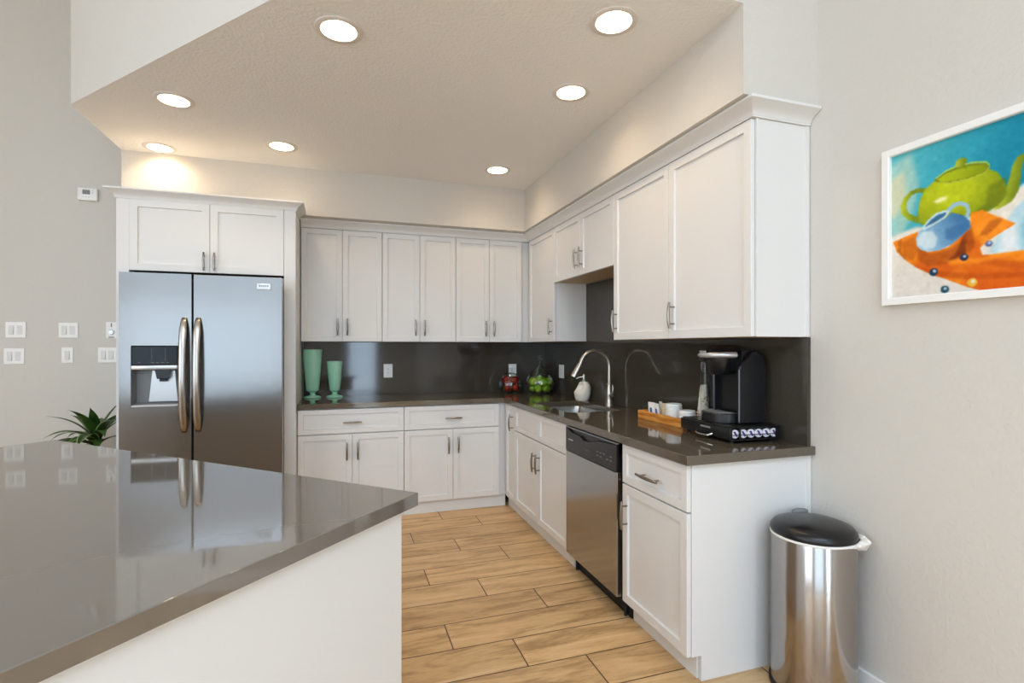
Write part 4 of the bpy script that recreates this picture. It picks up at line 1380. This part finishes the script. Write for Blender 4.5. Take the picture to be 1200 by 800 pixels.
# local: x along the wall to the viewer's right, y towards the wall (0 = wall), z down from the top edge
fw, fd = 0.026, 0.026
b = bm_new()
def mitred(x0, x1, z0, z1, w):
    t = bmesh.new()
    prof = [(0, -0.0005), (0, -fd), (w - 0.003, -fd), (w, -fd + 0.003), (w, -0.010), (w, -0.0005)]
    cs = [(x0, z0, 1, 1), (x1, z0, -1, 1), (x1, z1, -1, -1), (x0, z1, 1, -1)]
    rings = [[t.verts.new((cx + sx_ * o, y, cz + sz_ * o)) for o, y in prof] for cx, cz, sx_, sz_ in cs]
    for i in range(4):
        A, B_ = rings[i], rings[(i + 1) % 4]
        for k in range(len(prof)):
            k2 = (k + 1) % len(prof)
            t.faces.new((A[k], A[k2], B_[k2], B_[k]))
    bmesh.ops.recalc_face_normals(t, faces=list(t.faces))
    return t
merge(b, mitred(0, PWID, -PHEI, 0, fw)); obj('frame', b, M_FRAME, pt)

NXP, NYP = 320, 232
s_ = np.linspace(fw, PWID - fw, NXP + 1)[None, :].repeat(NYP + 1, 0) * 1000
t_ = np.linspace(fw, PHEI - fw, NYP + 1)[:, None].repeat(NXP + 1, 1) * 1000
def inside(poly):
    res = np.zeros(s_.shape, bool)
    n = len(poly)
    for i in range(n):
        x1, y1 = poly[i]; x2, y2 = poly[(i + 1) % n]
        c = ((y1 > t_) != (y2 > t_)) & (s_ < (x2 - x1) * (t_ - y1) / ((y2 - y1) if y2 != y1 else 1e-9) + x1)
        res ^= c
    return res
def blur(a, n=1):
    for _ in range(n):
        p = np.pad(a, 1, mode='edge')
        a = (p[1:-1, 1:-1] * 4 + p[:-2, 1:-1] * 2 + p[2:, 1:-1] * 2 + p[1:-1, :-2] * 2 + p[1:-1, 2:] * 2 + p[:-2, :-2] + p[:-2, 2:] + p[2:, :-2] + p[2:, 2:]) / 16
    return a
rs = np.random.RandomState(3)
def noise(n):
    """soft noise whose patches are about n grid cells wide"""
    if n <= 1:
        z = rs.randn(*s_.shape)
    else:
        gh, gw = s_.shape[0] // n + 3, s_.shape[1] // n + 3
        g = rs.randn(gh, gw)
        yy = np.arange(s_.shape[0])[:, None] / n
        xx = np.arange(s_.shape[1])[None, :] / n
        y0 = yy.astype(int); x0 = xx.astype(int)
        fy = yy - y0; fx = xx - x0
        fy = fy * fy * (3 - 2 * fy); fx = fx * fx * (3 - 2 * fx)
        z = (g[y0, x0] * (1 - fx) + g[y0, x0 + 1] * fx) * (1 - fy) + (g[y0 + 1, x0] * (1 - fx) + g[y0 + 1, x0 + 1] * fx) * fy
    return (z - z.mean()) / (z.std() + 1e-9)
img = np.zeros(s_.shape + (3,))
def rgb(*c):
    return np.array(c, float)
def lay(mask, col, soft=1, alpha=1.0):
    global img
    m = (blur(mask.astype(float), soft) * alpha)[..., None]
    col = np.asarray(col, float)
    img = img * (1 - m) + col * m
def smooth(v, a, c):
    return np.clip((v - a) / (c - a), 0, 1)
def mixc(c1, c2, f):
    return np.asarray(c1) * (1 - f[..., None]) + np.asarray(c2) * f[..., None]
f1 = smooth(s_ + 0.25 * t_, 40, 420)
img = mixc(rgb(96, 190, 196), rgb(10, 132, 160), f1)
img = mixc(img, rgb(60, 170, 190), 0.35 * smooth(noise(28), -1, 2))
lay(inside([(20, 60), (95, 30), (120, 150), (100, 250), (60, 330), (20, 330)]), rgb(178, 206, 190), 26, 0.75)
lay(inside([(20, 110), (70, 90), (80, 190), (40, 250), (20, 250)]), rgb(214, 208, 172), 20, 0.8)
lay(inside([(20, 318), (110, 300), (200, 320), (330, 290), (420, 235), (520, 215), (790, 190), (790, 560), (20, 560)]), mixc(rgb(228, 220, 206), rgb(216, 208, 198), smooth(t_, 330, 540)), 7)
lay(inside([(330, 430), (360, 360), (400, 300), (440, 265), (520, 255), (790, 240), (790, 430), (520, 430), (400, 440)]), mixc(rgb(104, 182, 208), rgb(226, 233, 236), smooth(0.6 * noise(26) + (s_ - 360) / 160, -0.6, 1.2)), 7, 0.85)
# teapot
bm_ = inside(PAINT['body'])
shade = smooth(np.hypot((s_ - 215) / 150, (t_ - 205) / 110), 0.25, 1.25)
body = mixc(rgb(196, 206, 22), rgb(110, 128, 8), shade)
body = mixc(body, rgb(160, 170, 12), 0.4 * smooth(noise(16), -0.5, 2))
lay(inside(PAINT['handO']) & ~inside(PAINT['handI']), mixc(rgb(186, 196, 40), rgb(120, 140, 20), smooth(s_, 62, 100)), 1)
lay(inside(PAINT['spout']), mixc(rgb(190, 196, 50), rgb(104, 124, 10), smooth(s_ + 0.2 * t_, 400, 455)), 1)
lay(bm_, body, 1)
lay(inside([(168, 226), (190, 216), (214, 220), (206, 232), (180, 236)]), rgb(246, 240, 200), 3, 0.8)
lay(inside(PAINT['lidrim']), rgb(120, 132, 10), 1)
lay(inside(PAINT['lid']), mixc(rgb(176, 190, 10), rgb(130, 146, 6), smooth(s_, 200, 320)), 1)
lay(blur(inside([(p[0] + 1, p[1] - 5) for p in PAINT['lidrim']]).astype(float), 1) - blur(inside(PAINT['lidrim']).astype(float), 1) > 0.4, rgb(206, 210, 62), 1, 0.8)
lay(blur(inside(PAINT['lidrim']).astype(float), 1) - blur(inside([(p[0] - 1, p[1] - 4) for p in PAINT['lidrim']]).astype(float), 1) > 0.4, rgb(210, 214, 72), 1, 0.8)
lay(inside(PAINT['knob']), mixc(rgb(196, 200, 50), rgb(120, 136, 10), smooth(s_, 228, 262)), 1)
lay(inside([(330, 215), (376, 205), (372, 262), (330, 300), (280, 302), (320, 270)]), rgb(96, 110, 6), 6, 0.55)
# cloth, jug
cl = inside([(p[0] if p[0] < 450 else 790, p[1]) for p in PAINT['cloth']])
lay(cl, mixc(rgb(240, 136, 18), rgb(214, 94, 8), smooth(0.7 * noise(24) + (t_ - 430) / 90, -0.8, 1.2)), 1)
lay(inside(PAINT['fold1']), rgb(168, 74, 6), 6, 0.75)
lay(inside(PAINT['fold2']), rgb(120, 46, 4), 3, 0.85)
lay(inside([(60, 345), (110, 330), (118, 385), (100, 420), (70, 400)]) & cl, rgb(190, 92, 8), 6, 0.7)
lay(inside([(255, 330), (280, 325), (292, 400), (272, 420), (262, 380)]) & cl, rgb(150, 62, 4), 5, 0.7)
lay(inside([(300, 350), (318, 350), (330, 425), (310, 430)]) & cl, rgb(246, 150, 40), 4, 0.8)
lay(inside([(p[0] if p[0] < 450 else 790, p[1]) for p in PAINT['fold3']]), rgb(190, 78, 6), 6, 0.7)
lay(inside([(110, 440), (200, 470), (300, 490), (420, 500), (420, 515), (280, 508), (170, 480)]) & cl, rgb(186, 76, 6), 5, 0.7)
lay(inside([(200, 432), (300, 440), (420, 428), (420, 440), (300, 456), (220, 448)]) & cl, rgb(250, 150, 30), 5, 0.7)
lay(inside(PAINT['fold4']), rgb(252, 146, 32), 6, 0.7)
lay(inside([(330, 330), (372, 322), (350, 350), (322, 372), (300, 372)]) & cl, rgb(176, 82, 8), 5, 0.7)
lay(inside([(48, 340), (62, 332), (60, 380), (92, 430), (150, 470), (140, 478), (80, 440), (46, 380)]) & cl, rgb(150, 66, 6), 3, 0.5)
pj = inside(PAINT['pitch'])
lay(inside(PAINT['phO']), rgb(150, 186, 206), 1)
lay(pj, mixc(rgb(150, 190, 214), rgb(58, 112, 160), smooth(s_ - 0.4 * (t_ - 340), 130, 270)), 1)
lay(inside(PAINT['pitchlite']), rgb(214, 226, 228), 5, 0.8)
lay(inside(PAINT['pitmouth']), rgb(196, 220, 228), 1)
lay(inside(PAINT['pitmouthin']), rgb(50, 102, 142), 2)
lay(inside([(205, 330), (255, 318), (262, 344), (228, 372), (205, 360)]), rgb(46, 96, 146), 5, 0.5)
for i, (mx_, my_, mr_) in enumerate(PAINT['marbles']):
    d_ = np.hypot((s_ - mx_), (t_ - my_) * 1.05) / mr_
    lay(d_ < 1.0, [rgb(20, 60, 84), rgb(24, 66, 84), rgb(24, 40, 74), rgb(226, 176, 60), rgb(90, 100, 150)][i], 1)
    lay(np.hypot(s_ - mx_ - mr_ * 0.15, t_ - my_ + mr_ * 0.2) < mr_ * 0.4, rgb(220, 230, 236), 1, 0.75)
img = np.clip(img + 1.5 * noise(1)[..., None] + 2.5 * noise(5)[..., None], 0, 255) / 255.0
lin = np.where(img <= 0.04045, img / 12.92, ((img + 0.055) / 1.055) ** 2.4)
me = bpy.data.meshes.new('canvas')
vx = s_.ravel() / 1000; vz = -t_.ravel() / 1000
verts = np.stack([vx, np.full_like(vx, -0.0105), vz], 1)
idx = np.arange((NXP + 1) * (NYP + 1)).reshape(NYP + 1, NXP + 1)
faces = np.stack([idx[:-1, :-1], idx[1:, :-1], idx[1:, 1:], idx[:-1, 1:]], -1).reshape(-1, 4)
# a thin board: front sheet plus back sheet and sides
nv = len(verts)
cor = [idx[0, 0], idx[-1, 0], idx[-1, -1], idx[0, -1]]
back = [(verts[c][0], -0.002, verts[c][2]) for c in cor]
allv = verts.tolist() + back
B0 = [nv, nv + 1, nv + 2, nv + 3]
allf = faces.tolist() + [B0[::-1]]
edge = [idx[:, 0].tolist(), idx[-1, :].tolist(), idx[::-1, -1].tolist(), idx[0, ::-1].tolist()]
for i in range(4):
    allf.append(edge[i][::-1] + [B0[i], B0[(i + 1) % 4]])
me.from_pydata(allv, [], allf)
ca = me.color_attributes.new('paint', 'FLOAT_COLOR', 'POINT')
colr = np.ones((len(allv), 4), np.float32)
colr[:nv, :3] = lin.reshape(-1, 3)
ca.data.foreach_set('color', colr.ravel())
M_PAINT = mat('oil_paint', (0.5, 0.5, 0.5, 1), 0.45, spec=0.3)
_nt = M_PAINT.node_tree
_at = _nt.nodes.new('ShaderNodeVertexColor'); _at.layer_name = 'paint'
_nt.links.new(_at.outputs['Color'], _nt.nodes['Principled BSDF'].inputs['Base Color'])
me.materials.append(M_PAINT)
co = bpy.data.objects.new('canvas', me); COL.objects.link(co); co.parent = pt
